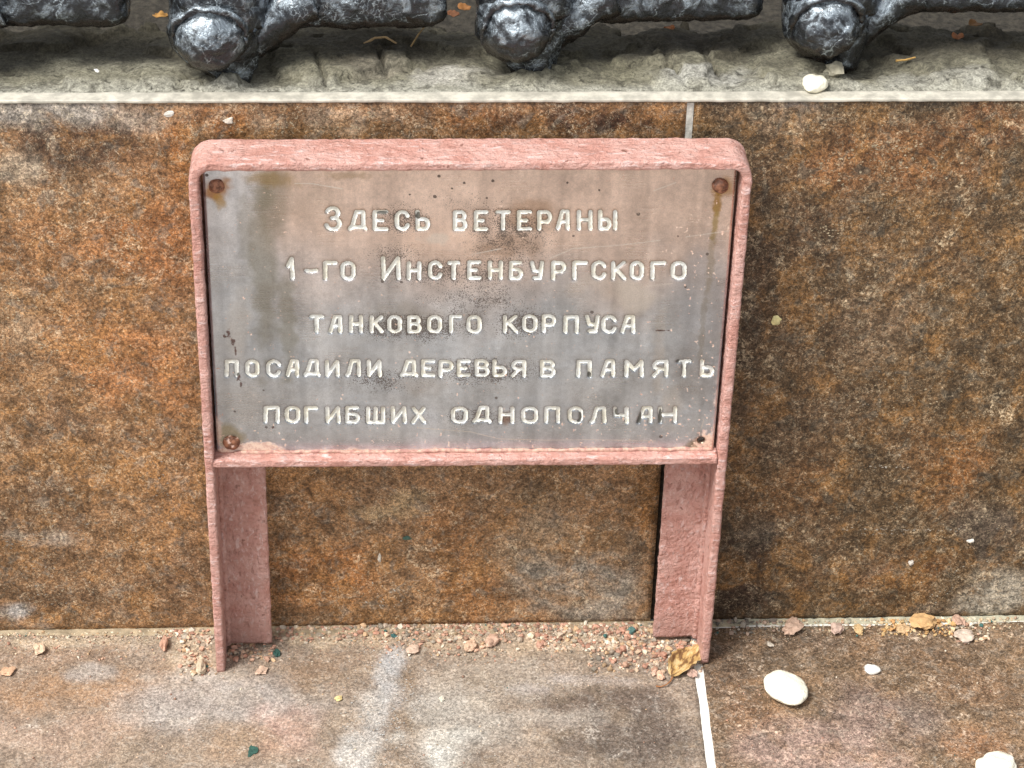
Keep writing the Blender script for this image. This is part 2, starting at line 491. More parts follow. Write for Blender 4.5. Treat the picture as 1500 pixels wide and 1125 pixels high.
V, Q = slab(int((XJ + BW) / .0035), int(H / .0035), (-BW, 0.0015), (XJ - .0028, H - .0006), 1, 0.0, 0.008, 1)
npmesh("wall_tile", V, Q, M_WALL_L, plinth, attrs={'Col': blotch(V, (0, 2), 1, 0.0, (140, 106, 74), blobL, WK, 3)})
V, Q = slab(int((BW - XJ) / .0035), int(H / .0035), (XJ + .0012, 0.0015), (BW, H - .0006), 1, 0.0006, 0.008, 1)
o = npmesh("wall_tile", V, Q, M_WALL_R, plinth, attrs={'Col': blotch(V, (0, 2), 1, 0.0, (96, 76, 54), blobR, WK, 77)})
o['label'] = "darker brown tile right of the joint"
V, Q, T = sweep([(-BW, .006, 0), (BW, .006, 0)], [(0, 1, 0)] * 2, [(0, 0, 1)] * 2, np.array([(-.0018, .0), (.005, .0), (.005, H - .004), (-.0018, H - .004)]))
npmesh("core", V, [Q, T], M_DIRT, plinth, smooth=False)
V, Q, T = sweep([(XJ - .0008, .0022, .19), (XJ - .0008, .0022, H - .002)], [(1, 0, 0)] * 2, [(0, 1, 0)] * 2, np.array([(-.0022, -.0014), (.0022, -.0014), (.0022, .0016), (-.0022, .0016)]))
npmesh("grout", V, [Q, T], M_GROUT, plinth, smooth=False)
# cream edge trim along the top arris
n = 500
xs = np.linspace(-BW, BW, n)
sec = rrect(0.0105, 0.0022, 0.0008, 0.002)
V, Q, T = sweep(np.stack([xs, np.full(n, 0.0040), np.full(n, H + .0003)], 1), [(0, 1, 0)] * n, [(0, 0, 1)] * n, sec)
V[:, 2] += (fbm(V[:, 0], V[:, 1], 130, 3, 5) - .5) * .0007
V[:, 1] += (fbm(V[:, 0], V[:, 2], 60, 3, 6) - .5) * .0006
npmesh("edge_trim", V, [Q, T], M_TRIM, plinth)

# pale lime specks and scuffs on the tile faces
def specks(parent, ax, val, off, clouds, seed, mat):
    r = np.random.default_rng(seed)
    Vs, Fs, Cs, o_ = [], [], [], 0
    oth = [i for i in range(3) if i != ax]
    for (cx, cy, sx, sy, cnt, s0, s1, col, ang, asp) in clouds:
        for _ in range(cnt):
            dx, dy = r.normal(0, 1) * sx, r.normal(0, 1) * sy
            ca, sa = math.cos(ang), math.sin(ang)
            p = un(cx + dx * ca - dy * sa, cy + dx * sa + dy * ca, ax, val)
            if ax == 1 and not (.006 < p[2] < H - .003): continue
            if ax == 2 and not (p[1] < -.006): continue
            if (parent['side'] < 0) != (p[0] < (XJ - .006 if ax == 1 else XG - .004)): continue
            if parent['side'] > 0 and p[0] < (XJ + .004 if ax == 1 else XG + .009): continue
            s_ = r.uniform(s0, s1) * .0004
            n = 7
            a = np.sort(r.uniform(0, 6.283, n)); rad = s_ * r.uniform(.45, 1.1, n)
            V = np.zeros((n, 3)); u, v = rad * np.cos(a) * asp, rad * np.sin(a) / asp ** .5
            V[:, oth[0]] = p[oth[0]] + u * ca + v * sa
            V[:, oth[1]] = p[oth[1]] - u * sa + v * ca
            V[:, ax] = val + off * r.uniform(.8, 1.2)
            Vs.append(V); Fs += [[o_, o_ + k, o_ + k + 1] for k in range(1, n - 1)]; o_ += n
            Cs.append(np.tile(lin(col, .9) * r.uniform(.6, 1.05), (n, 1)))
    F = np.array(Fs)
    if ax == 1: F = F[:, ::-1] if False else F
    return npmesh("lime_specks", np.concatenate(Vs), F, mat, parent, False, {'Col': np.concatenate(Cs)})
WL, WR = [q for q in plinth.children if q.name.startswith('wall_tile')]
WL['side'], WR['side'] = -1.0, 1.0
CR, WH, GY = (206, 188, 156), (226, 218, 202), (168, 160, 148)
clL = [(150, 660, 120, 190, 260, .5, 1.5, CR, 0, 1), (60, 880, 40, 30, 60, .6, 2.2, GY, 0, 1.4), (190, 900, 90, 30, 50, .7, 2.2, CR, 0, 1), (490, 178, 90, 16, 260, .5, 1.8, CR, 0, 1.2),
       (60, 172, 120, 14, 160, .5, 1.6, GY, 0, 1.4), (175, 345, 10, 22, 26, .6, 1.8, CR, .3, 1.5), (188, 370, 8, 26, 30, .6, 2.0, CR, .35, 1.5), (62, 510, 14, 16, 30, .6, 2.2, CR, 0, 1.5),
       (25, 440, 12, 26, 30, .6, 2.2, CR, .2, 1.6), (130, 565, 10, 10, 14, .6, 2, CR, 0, 1.6), (215, 640, 14, 10, 18, .8, 2.6, CR, 0, 1.4), (235, 720, 8, 30, 30, .6, 2, GY, .15, 1.5),
       (60, 788, 40, 6, 30, .7, 2.4, GY, -.2, 1.8), (560, 755, 40, 3, 40, .6, 1.8, CR, -.5, 1.8), (660, 800, 130, 70, 160, .5, 1.4, CR, 0, 1), (565, 880, 14, 10, 18, .7, 2.2, WH, .9, 1.8),
       (620, 870, 4, 22, 16, .6, 1.6, CR, -.4, 1.8), (800, 800, 80, 50, 140, .5, 1.5, CR, 0, 1), (870, 870, 80, 30, 90, .5, 1.4, GY, 0, 1), (880, 178, 80, 16, 60, .4, 1.2, CR, 0, 1)]
clR = [(1300, 330, 90, 110, 340, .5, 1.8, (172, 150, 120), 0, 1.2), (1275, 470, 30, 110, 260, .5, 1.5, (164, 152, 138), 0, 1.1), (1310, 240, 60, 20, 70, .7, 2.6, CR, 0, 1.4), (1215, 340, 12, 5, 18, .8, 2.2, CR, 0, 1.5),
       (1320, 222, 10, 14, 20, .8, 2.4, CR, 0, 1.3), (1310, 570, 50, 14, 40, .8, 2.4, CR, 0, 1.3), (1345, 775, 46, 1.2, 46, .5, 1.4, WH, 0, 2.2), (1295, 782, 18, 1.0, 14, .5, 1.2, WH, 0, 2.2),
       (1310, 684, 24, 1.4, 18, .5, 1.4, WH, .05, 2), (1318, 666, 6, 1, 5, .5, 1.3, WH, -.7, 2.2), (1446, 880, 44, 30, 280, .6, 2.2, (196, 188, 170), 0, 1.2), (1420, 700, 80, 80, 120, .5, 1.4, CR, 0, 1),
       (1150, 640, 40, 40, 80, .5, 1.6, (160, 146, 126), 0, 1.3), (1130, 780, 30, 24, 60, .6, 1.8, (160, 150, 136), 0, 1.3), (1200, 175, 80, 14, 90, .5, 1.6, CR, 0, 1.2), (1200, 870, 140, 40, 90, .5, 1.4, CR, 0, 1), (1330, 835, 10, 3, 5, .6, 1.5, WH, -.6, 2)]
specks(WL, 1, 0.0, -.00015, clL, 1, M_STONE)
specks(WR, 1, 0.0006, -.00015, clR, 2, M_STONE)

# mortar bed on the ledge
xs = np.linspace(-BW, BW, 760); ys = np.linspace(0.0085, 0.135, 100)
X, Y = np.meshgrid(xs, ys, indexing='ij')
Z = H - .0012 + (fbm(X, Y, 45, 5, 21) - .5) * .010 * sst(.012, .04, Y) + (fbm(X, Y, 200, 3, 22) - .5) * .0009
flake = sst(.52, .55, fbm(X, Y * 1.6, 24, 4, 31))
Z += flake * .0042 * sst(.014, .024, Y)
for (cx, cy, hh) in ((328, 124, .006), (345, 118, .006), (776, 112, .005), (800, 108, .005), (1222, 106, .006), (760, 104, .004), (310, 112, .004)):
    p = un(cx, cy, 2, H)
    Z += hh * np.exp(-((X - p[0]) / .007) ** 2 - ((Y - p[1] + .003) / .007) ** 2) * (.4 + 1.2 * fbm(X, Y, 260, 3, 23))
for cx, cy in ((985, 100), (470, 105), (560, 90), (1040, 90)):
    p = un(cx, cy, 2, H)
    w = np.exp(-((X - p[0] + (Y - p[1]) * .2) / .0016) ** 2) * np.exp(-((Y - p[1]) / .018) ** 2)
    Z -= w * .006
Z -= sst(.098, .112, Y + (fbm(X, Y, 60, 4, 33) - .5) * .035) * .05
Vm = np.stack([X, Y, Z], -1).reshape(-1, 3)
blobM = [(70, 60, 160, 36, (92, 88, 72), .7), (150, 95, 160, 16, (150, 146, 128), .6), (550, 70, 140, 34, (84, 78, 62), .8),
 (560, 100, 60, 16, (150, 142, 126), .6), (660, 112, 70, 14, (196, 192, 182), .7), (1000, 60, 80, 30, (70, 62, 52), .8),
 (870, 92, 90, 20, (128, 124, 104), .8), (1060, 115, 120, 14, (176, 174, 166), .7), (1350, 75, 140, 26, (112, 108, 92), .7),
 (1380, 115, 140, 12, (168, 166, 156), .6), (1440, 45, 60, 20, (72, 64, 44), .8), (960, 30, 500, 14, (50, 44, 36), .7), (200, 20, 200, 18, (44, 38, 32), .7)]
cM = blotch(Vm, (0, 1), 2, H, (132, 128, 110), blobM, 0.85, 51)
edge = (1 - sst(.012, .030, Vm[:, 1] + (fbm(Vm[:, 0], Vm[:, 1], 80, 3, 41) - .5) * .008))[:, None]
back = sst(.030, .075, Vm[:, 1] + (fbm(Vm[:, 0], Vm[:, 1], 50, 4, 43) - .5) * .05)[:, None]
cM = cM * (1 - back * .75) + lin((52, 47, 38), .85) * back * .75  # back darkened: dirt, with shade under the fence put into the colour
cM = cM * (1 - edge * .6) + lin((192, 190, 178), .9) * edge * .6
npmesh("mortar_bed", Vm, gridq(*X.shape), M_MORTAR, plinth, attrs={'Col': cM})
# soil behind
xs = np.linspace(-1.2, 1.2, 120); ys = np.linspace(0.09, 1.5, 60)
X, Y = np.meshgrid(xs, ys, indexing='ij')
Z = H - .028 + (fbm(X, Y, 30, 4, 61) - .5) * .02
tag(npmesh("ground", np.stack([X, Y, Z], -1).reshape(-1, 3), gridq(*X.shape), M_DIRT), kind='structure')

# ------------------------------------------------------------------ setting: paving step
pav = npmesh("pavement", *(lambda a: (a[0], [a[1], a[2]]))(sweep([(-BW, -.31, -.0045), (BW, -.31, -.0045)], [(0, 1, 0)] * 2, [(0, 0, 1)] * 2,
        np.array([(-.40, -.155), (.312, -.155), (.312, .0040), (-.40, .0040)]))), M_WGROUT, smooth=False)
tag(pav, kind='structure')
blobGL = [
 (150, 1010, 170, 45, (160, 124, 92), .7), (70, 960, 110, 28, (150, 120, 96), .5), (330, 1030, 190, 40, (172, 164, 158), .75), (80, 1085, 120, 40, (176, 150, 132), .65),
 (130, 985, 40, 14, (160, 158, 156), .6), (415, 1065, 56, 50, (190, 156, 142), .7), (470, 980, 80, 35, (132, 108, 86), .7), (350, 1090, 60, 25, (160, 132, 106), .5),
 (582, 968, 22, 24, (184, 188, 192), .6), (566, 1005, 24, 36, (188, 190, 192), .65), (548, 1050, 28, 42, (188, 186, 182), .6), (524, 1108, 36, 36, (204, 200, 194), .85),
 (600, 1020, 12, 60, (132, 112, 92), .9), (580, 1085, 12, 40, (132, 114, 96), .8), (640, 1095, 54, 45, (204, 202, 194), .9), (650, 1030, 60, 30, (176, 172, 166), .7), (720, 1000, 120, 40, (166, 154, 140), .6), (700, 950, 120, 20, (150, 136, 118), .5),
 (770, 1010, 45, 7, (184, 174, 168), .6), (840, 995, 50, 7, (186, 176, 170), .6), (910, 998, 50, 7, (176, 166, 160), .5),
 (900, 1075, 150, 60, (104, 92, 82), .95), (900, 1030, 110, 22, (104, 90, 80), .75), (980, 1080, 40, 50, (96, 84, 76), .6), (690, 1100, 40, 30, (126, 110, 96), .6),
 (480, 934, 90, 14, (204, 182, 152), .6), (640, 936, 110, 16, (200, 176, 148), .6), (830, 940, 120, 20, (206, 182, 154), .65), (940, 960, 60, 22, (196, 172, 148), .6), (280, 955, 50, 24, (196, 176, 150), .6), (120, 940, 120, 8, (204, 186, 158), .5), (300, 990, 110, 12, (190, 182, 172), .5), (250, 1050, 120, 14, (184, 176, 168), .45), (780, 1050, 150, 14, (178, 168, 156), .5), (690, 1060, 80, 40, (180, 174, 164), .5), (830, 1060, 90, 8, (160, 148, 138), .45), (930, 960, 90, 22, (128, 116, 104), .6),
]
blobGR = [
 (1070, 1000, 50, 60, (90, 72, 60), .6), (1210, 1095, 150, 50, (168, 142, 130), .85), (1290, 1040, 70, 40, (150, 128, 120), .6), (1420, 1010, 90, 40, (122, 92, 68), .5),
 (1440, 1090, 60, 40, (150, 106, 74), .6), (1290, 950, 130, 30, (98, 78, 62), .6), (1110, 1050, 60, 30, (140, 104, 78), .5), (1350, 1060, 60, 40, (128, 116, 110), .5), (1150, 940, 80, 26, (92, 76, 64), .5),
]
def ground_tile(lo, hi, base, blobs, mat, seed, skew0, skew1):
    n0, n1 = int((hi[0] - lo[0]) / .0035), int((hi[1] - lo[1]) / .0035)
    V, Q = slab(n0, n1, lo, hi, 2, 0.0, .006, -1)
    t = (V[:, 0] - lo[0]) / (hi[0] - lo[0])
    V[:, 0] += (skew0 * (1 - t) + skew1 * t) * (-V[:, 1])     # the joint is laid a little out of square
    V[:, 2] += (fbm(V[:, 0], V[:, 1], 18, 3, seed) - .5) * .0008
    Q = Q[:, ::-1]
    return npmesh("paving_tile", V, Q, mat, pav, attrs={'Col': blotch(V, (0, 1), 2, 0.0, base, blobs, GK, seed)})
SK = -0.0272
ground_tile((-BW, -.70), (XG - .0005, -.0015), (150, 133, 117), blobGL, M_GR_L, 120, 0, SK)
o = ground_tile((XG + .0036, -.70), (BW, -.0035), (122, 101, 80), blobGR, M_GR_R, 220, SK, 0)
o['label'] = "browner paving tile right of the pale joint"
GLT, GRT = [q for q in pav.children if q.name.startswith('paving_tile')]
GLT['side'], GRT['side'] = -1.0, 1.0
specks(GLT, 2, 0.0006, .00012, [(560, 1030, 26, 56, 620, .5, 1.8, (206, 206, 202), .25, 1.2), (640, 1085, 60, 34, 300, .5, 1.6, (204, 200, 190), 0, 1.2), (300, 1030, 170, 40, 300, .5, 1.5, (200, 192, 182), 0, 1.4),
    (790, 1002, 60, 5, 160, .5, 1.5, (206, 196, 188), -.08, 2), (870, 992, 40, 4, 100, .5, 1.4, (206, 196, 188), .1, 2), (740, 1010, 120, 40, 200, .4, 1.3, (200, 190, 174), 0, 1.3), (120, 1070, 120, 40, 160, .5, 1.4, (214, 184, 164), 0, 1.2)], 5, M_STONE)
specks(GRT, 2, 0.0006, .00012, [(1210, 1090, 110, 40, 340, .5, 1.6, (206, 184, 170), 0, 1.2), (1290, 1035, 60, 40, 160, .5, 1.5, (190, 170, 160), 0, 1.2), (1420, 1040, 70, 60, 160, .5, 1.5, (186, 156, 128), 0, 1.2), (1300, 950, 140, 24, 140, .5, 1.6, (190, 166, 144), 0, 1.2)], 6, M_STONE)
# lower paving in front of the step
V = np.array([(-60, -60, -.155), (60, -60, -.155), (60, 60, -.155), (-60, 60, -.155)])
tag(npmesh("paving", V, np.array([[0, 1, 2, 3]]), M_FARGROUND, smooth=False), kind='structure')

# ------------------------------------------------------------------ iron fence
def tube(pts, rad, seg=20, squash=(1, 1)):
    pts = np.asarray(pts, float); rad = np.broadcast_to(np.asarray(rad, float), (len(pts),))
    t = np.gradient(pts, axis=0); t /= np.linalg.norm(t, axis=1)[:, None] + 1e-12
    ref = np.array([0, 0, 1.0]) if abs(t[:, 2]).mean() < .8 else np.array([0, 1.0, 0])
    N = np.cross(t, ref); N /= np.linalg.norm(N, axis=1)[:, None] + 1e-12
    B = np.cross(N, t)
    a = np.linspace(0, 2 * math.pi, seg, endpoint=False)
    sec = np.stack([np.cos(a) * squash[0], np.sin(a) * squash[1]], 1)
    V = pts[:, None, :] + rad[:, None, None] * (sec[None, :, 0:1] * N[:, None, :] + sec[None, :, 1:2] * B[:, None, :])
    n, m = len(pts), seg
    V = V.reshape(-1, 3)
    i, j = np.meshgrid(np.arange(n - 1), np.arange(m), indexing='ij'); j2 = (j + 1) % m
    Q = np.stack([(i*m+j).ravel(), (i*m+j2).ravel(), ((i+1)*m+j2).ravel(), ((i+1)*m+j).ravel()], 1)
    T = []
    for base in (0, (n - 1) * m):
        c = len(V); V = np.vstack([V, V[base:base + m].mean(0)])
        T += [[c, base + k, base + (k + 1) % m] for k in range(m)]
    return V, Q, np.array(T)

def ellipsoid(c, r, nu=40, nv=26, prof=None):
    th = np.linspace(0, math.pi, nv); ph = np.linspace(0, 2 * math.pi, nu, endpoint=False)
    T_, P_ = np.meshgrid(th, ph, indexing='ij')
    k = np.ones_like(T_) if prof is None else prof(T_)
    V = np.stack([c[0] + r[0] * k * np.sin(T_) * np.cos(P_), c[1] - r[1] * np.cos(T_), c[2] + r[2] * k * np.sin(T_) * np.sin(P_)], -1).reshape(-1, 3)
    i, j = np.meshgrid(np.arange(nv - 1), np.arange(nu), indexing='ij'); j2 = (j + 1) % nu
    Q = np.stack([(i*nu+j).ravel(), (i*nu+j2).ravel(), ((i+1)*nu+j2).ravel(), ((i+1)*nu+j).ravel()], 1)
    return V, Q, np.zeros((0, 3), int)

fence = thing("iron_fence", "black painted cast iron fence standing on the mortar ledge above the tiles", "fence", (0.04, 0.05, H))
FENCE_O = np.array([0.04, 0.05, H])
tips = [un(338, 126, 2, H), un(784, 113, 2, H), un(1232, 107, 2, H)]
sp = (tips[2] - tips[0]) / 2
posts = [tips[0] - sp] + tips + [tips[2] + sp]
for k, tp in enumerate(posts):
    ax = tp + np.array([-.006, .026, 0])          # axis of the drop-shaped foot
    zz = np.array([-.002, .003, .008, .014, .021, .029, .037, .045, .055, .068, .085, .105, .14, .24, .36])
    rr = np.array([.0120, .0150, .0188, .0225, .0252, .0280, .0292, .0292, .028, .025, .020, .015, .012, .011, .011])
    zf = np.concatenate([np.linspace(-.002, .11, 60), np.linspace(.115, .36, 30)])
    rf = np.interp(zf, zz, rr)
    lean = np.clip((.03 - zf) / .03, 0, 1)
    pts = np.stack([ax[0] + .006 * lean, ax[1] - .012 * lean, H + zf], 1)
    drop = tube(pts, rf, 44)
    # stepped collar and rounded boss facing the viewer
    ccol = ax + np.array([-.004, -.012, .029])
    collar = ellipsoid(ccol, (.0255, .020, .0245))
    boss = ellipsoid(ax + np.array([-.005, -.020, .030]), (.0215, .021, .0205))
    # web sweeping up to the rail on the right
    wp = [ax + np.array(q) for q in ((.002, -.004, .010), (.014, -.003, .018), (.027, -.001, .028), (.040, .001, .037), (.054, .002, .042))]
    wp = np.array([np.array([np.interp(t, range(5), [w[i] for w in wp]) for i in range(3)]) for t in np.linspace(0, 4, 24)])
    web = tube(wp, np.linspace(.013, .0135, 24), 26, (1.0, 1.0))
    bc = ax + np.array([-.005, -.026, .0315])
    ca = np.linspace(0, 2 * math.pi, 61)
    ring = tube([bc + np.array([.0205 * math.cos(t), -.006 * math.sin(t), .0195 * math.sin(t)]) for t in ca], np.full(61, .0021), 10)
    V, F = merge([drop, collar, boss, web, ring])
    V = lump(V, .0020, 75, 3.1 * k + 1)
    V = lump(V, .0010, 230, 9.1 * k)
    o = fix_normals(npmesh("post", V, F, M_IRON, fence, loc=None))
    o.location = -FENCE_O
# lower rail pieces
segs = [((-330, 188), 36), ((396, 654), 37), ((866, 1118), 29), ((1322, 1600), 14)]
for k, ((x0, x1), yb) in enumerate(segs):
    xm = (max(x0, 0) + min(x1, 1500)) / 2
    yf = np.interp(xm, [338, 784, 1232], [t[1] for t in tips]) + .016
    a = un(x0, yb, 1, yf); b = un(x1, yb, 1, yf + .004)
    zb = un(xm, yb, 1, yf)[2] - .0085
    n = 150
    t = np.linspace(0, 1, n)
    L = b[0] - a[0]
    xs = a[0] + L * t
    de = np.minimum(t, 1 - t) * L
    shr = np.sqrt(np.clip(1 - (1 - np.clip(de / .009, 0, 1)) ** 2, 0.02, 1))
    sec = rrect(.030, .032, .0115, .0022)
    V0 = []
    for i in range(n):
        s2 = sec * (0.62 + .38 * shr[i])
        V0.append(np.stack([np.full(len(s2), xs[i]), yf + .016 + s2[:, 0] + .004 * t[i], zb + .0175 + s2[:, 1]], 1))
    V = np.concatenate(V0); m = len(sec)
    i, j = np.meshgrid(np.arange(n - 1), np.arange(m), indexing='ij'); j2 = (j + 1) % m
    Q = np.stack([(i*m+j).ravel(), (i*m+j2).ravel(), ((i+1)*m+j2).ravel(), ((i+1)*m+j).ravel()], 1)
    T = []
    for base in (0, (n - 1) * m):
        c = len(V); V = np.vstack([V, V[base:base + m].mean(0)])
        T += [[c, base + q, base + (q + 1) % m] for q in range(m)]
    V = lump(V, .0013, 80, 5.7 * k + 40)
    V = lump(V, .0006, 230, 5.7 * k + 80)
    o = fix_normals(npmesh("lower_rail", V, [Q, np.array(T)], M_IRON, fence))
    o.location = -FENCE_O
# upper rail (above the picture)
a, b = posts[0] + np.array([-.2, .030, .36]), posts[-1] + np.array([.2, .030, .36])
pts = np.array([a + (b - a) * t for t in np.linspace(0, 1, 120)])
V, Q, T = tube(pts, .014, 20)
o = fix_normals(npmesh("upper_rail", lump(V, .001, 80, 2), [Q, T], M_IRON, fence))
o.location = -FENCE_O

# ------------------------------------------------------------------ sign: pink frame on legs
sign = thing("memorial_sign", "pink painted steel frame on two legs holding an engraved steel plate against the tiled wall", "sign", (0, FY + .015, 0))
SO = np.array([0, FY + .015, 0])
def part(name, V, F, mat, parent=None, attrs=None, smooth=True):
    """part of the sign, given in world coordinates"""
    o = npmesh(name, V, F, mat, parent if parent is not None else sign, smooth, attrs)
    if parent is None: o.location = -SO
    return o

TH, ZT = 0.0058, 0.3705
xo = 0.1600
path = []; rc = .0095
st = .0016
xc, zc = xo - TH / 2, ZT - TH / 2
for z in np.arange(0.0, zc - rc, st): path.append((-xc, z, -1, 0))
for a in np.linspace(0, math.pi / 2, 12): path.append((-xc + rc - rc * math.cos(a), zc - rc + rc * math.sin(a), -math.cos(a), math.sin(a)))
for x in np.arange(-xc + rc + st, xc - rc, st): path.append((x, zc, 0, 1))
for a in np.linspace(0, math.pi / 2, 12): path.append((xc - rc + rc * math.sin(a), zc - rc + rc * math.cos(a), math.sin(a), math.cos(a)))
for z in np.arange(zc - rc - st, -1e-6, -st): path.append((xc, z, 1, 0))
path = np.array(path)
P3 = np.stack([path[:, 0], np.full(len(path), FY + FD / 2), path[:, 1]], 1)
N3 = np.stack([path[:, 2], np.zeros(len(path)), path[:, 3]], 1)
B3 = np.tile([0, 1.0, 0], (len(path), 1))
sec = rrect(TH, FD, .0017, .0013)
V, Q, T = sweep(P3, N3, B3, sec)
V = lump(V, .00042, 130, 1)
V = lump(V, .00028, 420, 7, (.35, 1, 1))
V[:, 2] = np.maximum(V[:, 2], .0002)
fix_normals(part("frame_band", V, [Q, T], M_PINK))

def boxbar(x0, x1, y0, y1, z0, z1, r, seed, along='z', amp=.0004, taper=None):
    if along == 'z':
        zs = np.arange(z0, z1 + 1e-6, .0016)
        sec = rrect(x1 - x0, y1 - y0, r, .0016)
        V, Q, T = sweep(np.stack([np.full(len(zs), (x0 + x1) / 2), np.full(len(zs), (y0 + y1) / 2), zs], 1), [(1, 0, 0)] * len(zs), [(0, 1, 0)] * len(zs), sec)
    else:
        xs = np.arange(x0, x1 + 1e-6, .0016)
        sec = rrect(y1 - y0, z1 - z0, r, .0013)
        V, Q, T = sweep(np.stack([xs, np.full(len(xs), (y0 + y1) / 2), np.full(len(xs), (z0 + z1) / 2)], 1), [(0, 1, 0)] * len(xs), [(0, 0, 1)] * len(xs), sec)
    V = lump(V, amp, 130, seed); V = lump(V, amp * .7, 420, seed + 5)
    return V, Q, T

yb1 = FY + FD - .0012
# back flanges of the two legs, with the weld fillet along the inner corner
for s, x_in, seed in ((-1, -.1248, 20), (1, .1256, 40)):
    xa, xb = (-xo + TH - .0006, x_in) if s < 0 else (x_in, xo - TH + .0006)
    fl = boxbar(xa, xb, yb1 - .0042, yb1, .0035, .345, .0012, seed, amp=.00045)
    cx = (-xo + TH + .0008) if s < 0 else (xo - TH - .0008)
    zs = np.linspace(.0038, .16, 110)
    fil = tube(np.stack([cx + np.sin(zs * 900) * .0003, np.full(110, yb1 - .0048), zs], 1), .0022, 10)
    V, F = merge([fl, (lump(fil[0], .0004, 250, seed), fil[1], fil[2])])
    fix_normals(part("leg_flange", V, F, M_PINK_LEG))
# cross bar under the plate
V, Q, T = boxbar(-xo + TH - .0008, xo - TH + .0008, FY + .0004, FY + .024, .1606, .1663, .0015, 70, 'x', .0004)
V[:, 2] -= (V[:, 0] + .15) * .004
fix_normals(part("cross_bar", V, [Q, T], M_PINK))
# pale bead of paint in the corner between plate and cross bar
n = 180; xs = np.linspace(-.142, .152, n)
V, Q, T = tube(np.stack([xs, np.full(n, PY - .0006), .1668 - (xs + .15) * .004], 1), np.full(n, .0013), 10)
V = lump(V, .0007, 160, 90)
m_ = Mat("peach paint"); nn = m_.noise(300, 4, .6)
m_.P(Base_Color=m_.mix(m_.rng(nn, .4, .62), (.56, .37, .28), (.40, .20, .165)), Roughness=.6, Normal=m_.bump(nn, .0008, .7))
fix_normals(part("paint_bead", V, [Q, T], m_.m))

# ------------------------------------------------------------------ engraved plate
arc = lambda cx, cy, rx, ry, a0, a1, n=12: [(cx + rx * math.cos(math.radians(a0 + (a1 - a0) * k / n)), cy + ry * math.sin(math.radians(a0 + (a1 - a0) * k / n))) for k in range(n + 1)]
OVAL = [(0, .30), (0, .72)] + arc(.5, .72, .5, .28, 180, 0)[1:] + arc(.5, .28, .5, .28, 0, -180)
GL = {
 'О': [OVAL],
 'С': [arc(.5, .70, .5, .30, 10, 180) + arc(.5, .30, .5, .30, 180, 350)],
 'З': [arc(.45, .76, .42, .24, 160, -80) + [(.42, .53)], [(.42, .53)] + arc(.48, .27, .5, .27, 75, -165)],
 'Д': [[(.14, .10), (.42, 1), (.84, 1), (.86, .10)], [(0, 0), (.06, .10), (.94, .10), (1, 0)]],
 'Е': [[(1, 1), (0, 1), (0, 0), (1, 0)], [(0, .5), (.66, .5)]],
 'Ь': [[(.02, 1), (.02, 0)] + [(.6, 0)] + arc(.62, .28, .38, .28, -90, 90) + [(.02, .56)]],
 'В': [[(0, 0), (0, 1), (.58, 1)] + arc(.6, .765, .32, .235, 90, -90) + [(0, .53)], [(.6, .53)] + arc(.62, .265, .38, .265, 90, -90) + [(0, 0)]],
 'Т': [[(0, 1), (1, 1)], [(.5, 1), (.5, 0)]],
 'Р': [[(0, 0), (0, 1), (.55, 1)] + arc(.6, .71, .4, .29, 90, -90) + [(0, .42)]],
 'А': [[(0, 0), (.42, 1), (.92, 1), (.95, 0)], [(.22, .40), (.92, .40)]],
 'Н': [[(0, 1), (0, 0)], [(1, 1), (1, 0)], [(0, .52), (1, .52)]],
 'Ы': [[(0, 1), (0, 0), (.34, 0)] + arc(.36, .27, .26, .27, -90, 90) + [(0, .54)], [(1, 1), (1, 0)]],
 '1': [[(0, .62), (.75, 1), (1, 0)]],
 '-': [[(0, .5), (.5, .46), (1, .52)]],
 'Г': [[(0, 0), (0, 1), (1, 1)]],
 'И': [[(0, 1), (.04, 0), (.94, 1), (1, 0)]],
 'Б': [[(.92, 1), (.02, 1), (0, 0), (.58, 0)] + arc(.6, .28, .4, .28, -90, 90) + [(.02, .56)]],
 'У': [[(0, 1), (.22, .46), (.75, .44)], [(1, 1), (.80, 0), (.25, 0)]],
 'К': [[(0, 1), (0, 0)], [(.95, 1), (.02, .45)], [(.30, .58), (1, 0)]],
 'П': [[(0, 0), (.03, 1), (1, 1), (1, 0)]],
 'Л': [[(0, 0), (.14, .08), (.42, 1), (.96, 1), (1, 0)]],
 'М': [[(0, 0), (.02, 1), (.5, .42), (.98, 1), (1, 0)]],
 'Я': [[(1, 0), (1, 1), (.5, 1)] + arc(.45, .72, .42, .26, 90, 270) + [(1, .44)], [(.5, .44), (0, 0)]],
 'Ш': [[(0, 1), (0, 0), (1, 0), (1, 1)], [(.5, 1), (.5, 0)]],
 'Х': [[(0, 0), (.95, 1)], [(.05, 1), (1, 0)]],
 'Ч': [[(0, 1), (.05, .5), (.9, .48)], [(.97, 1), (1, 0)]],
}
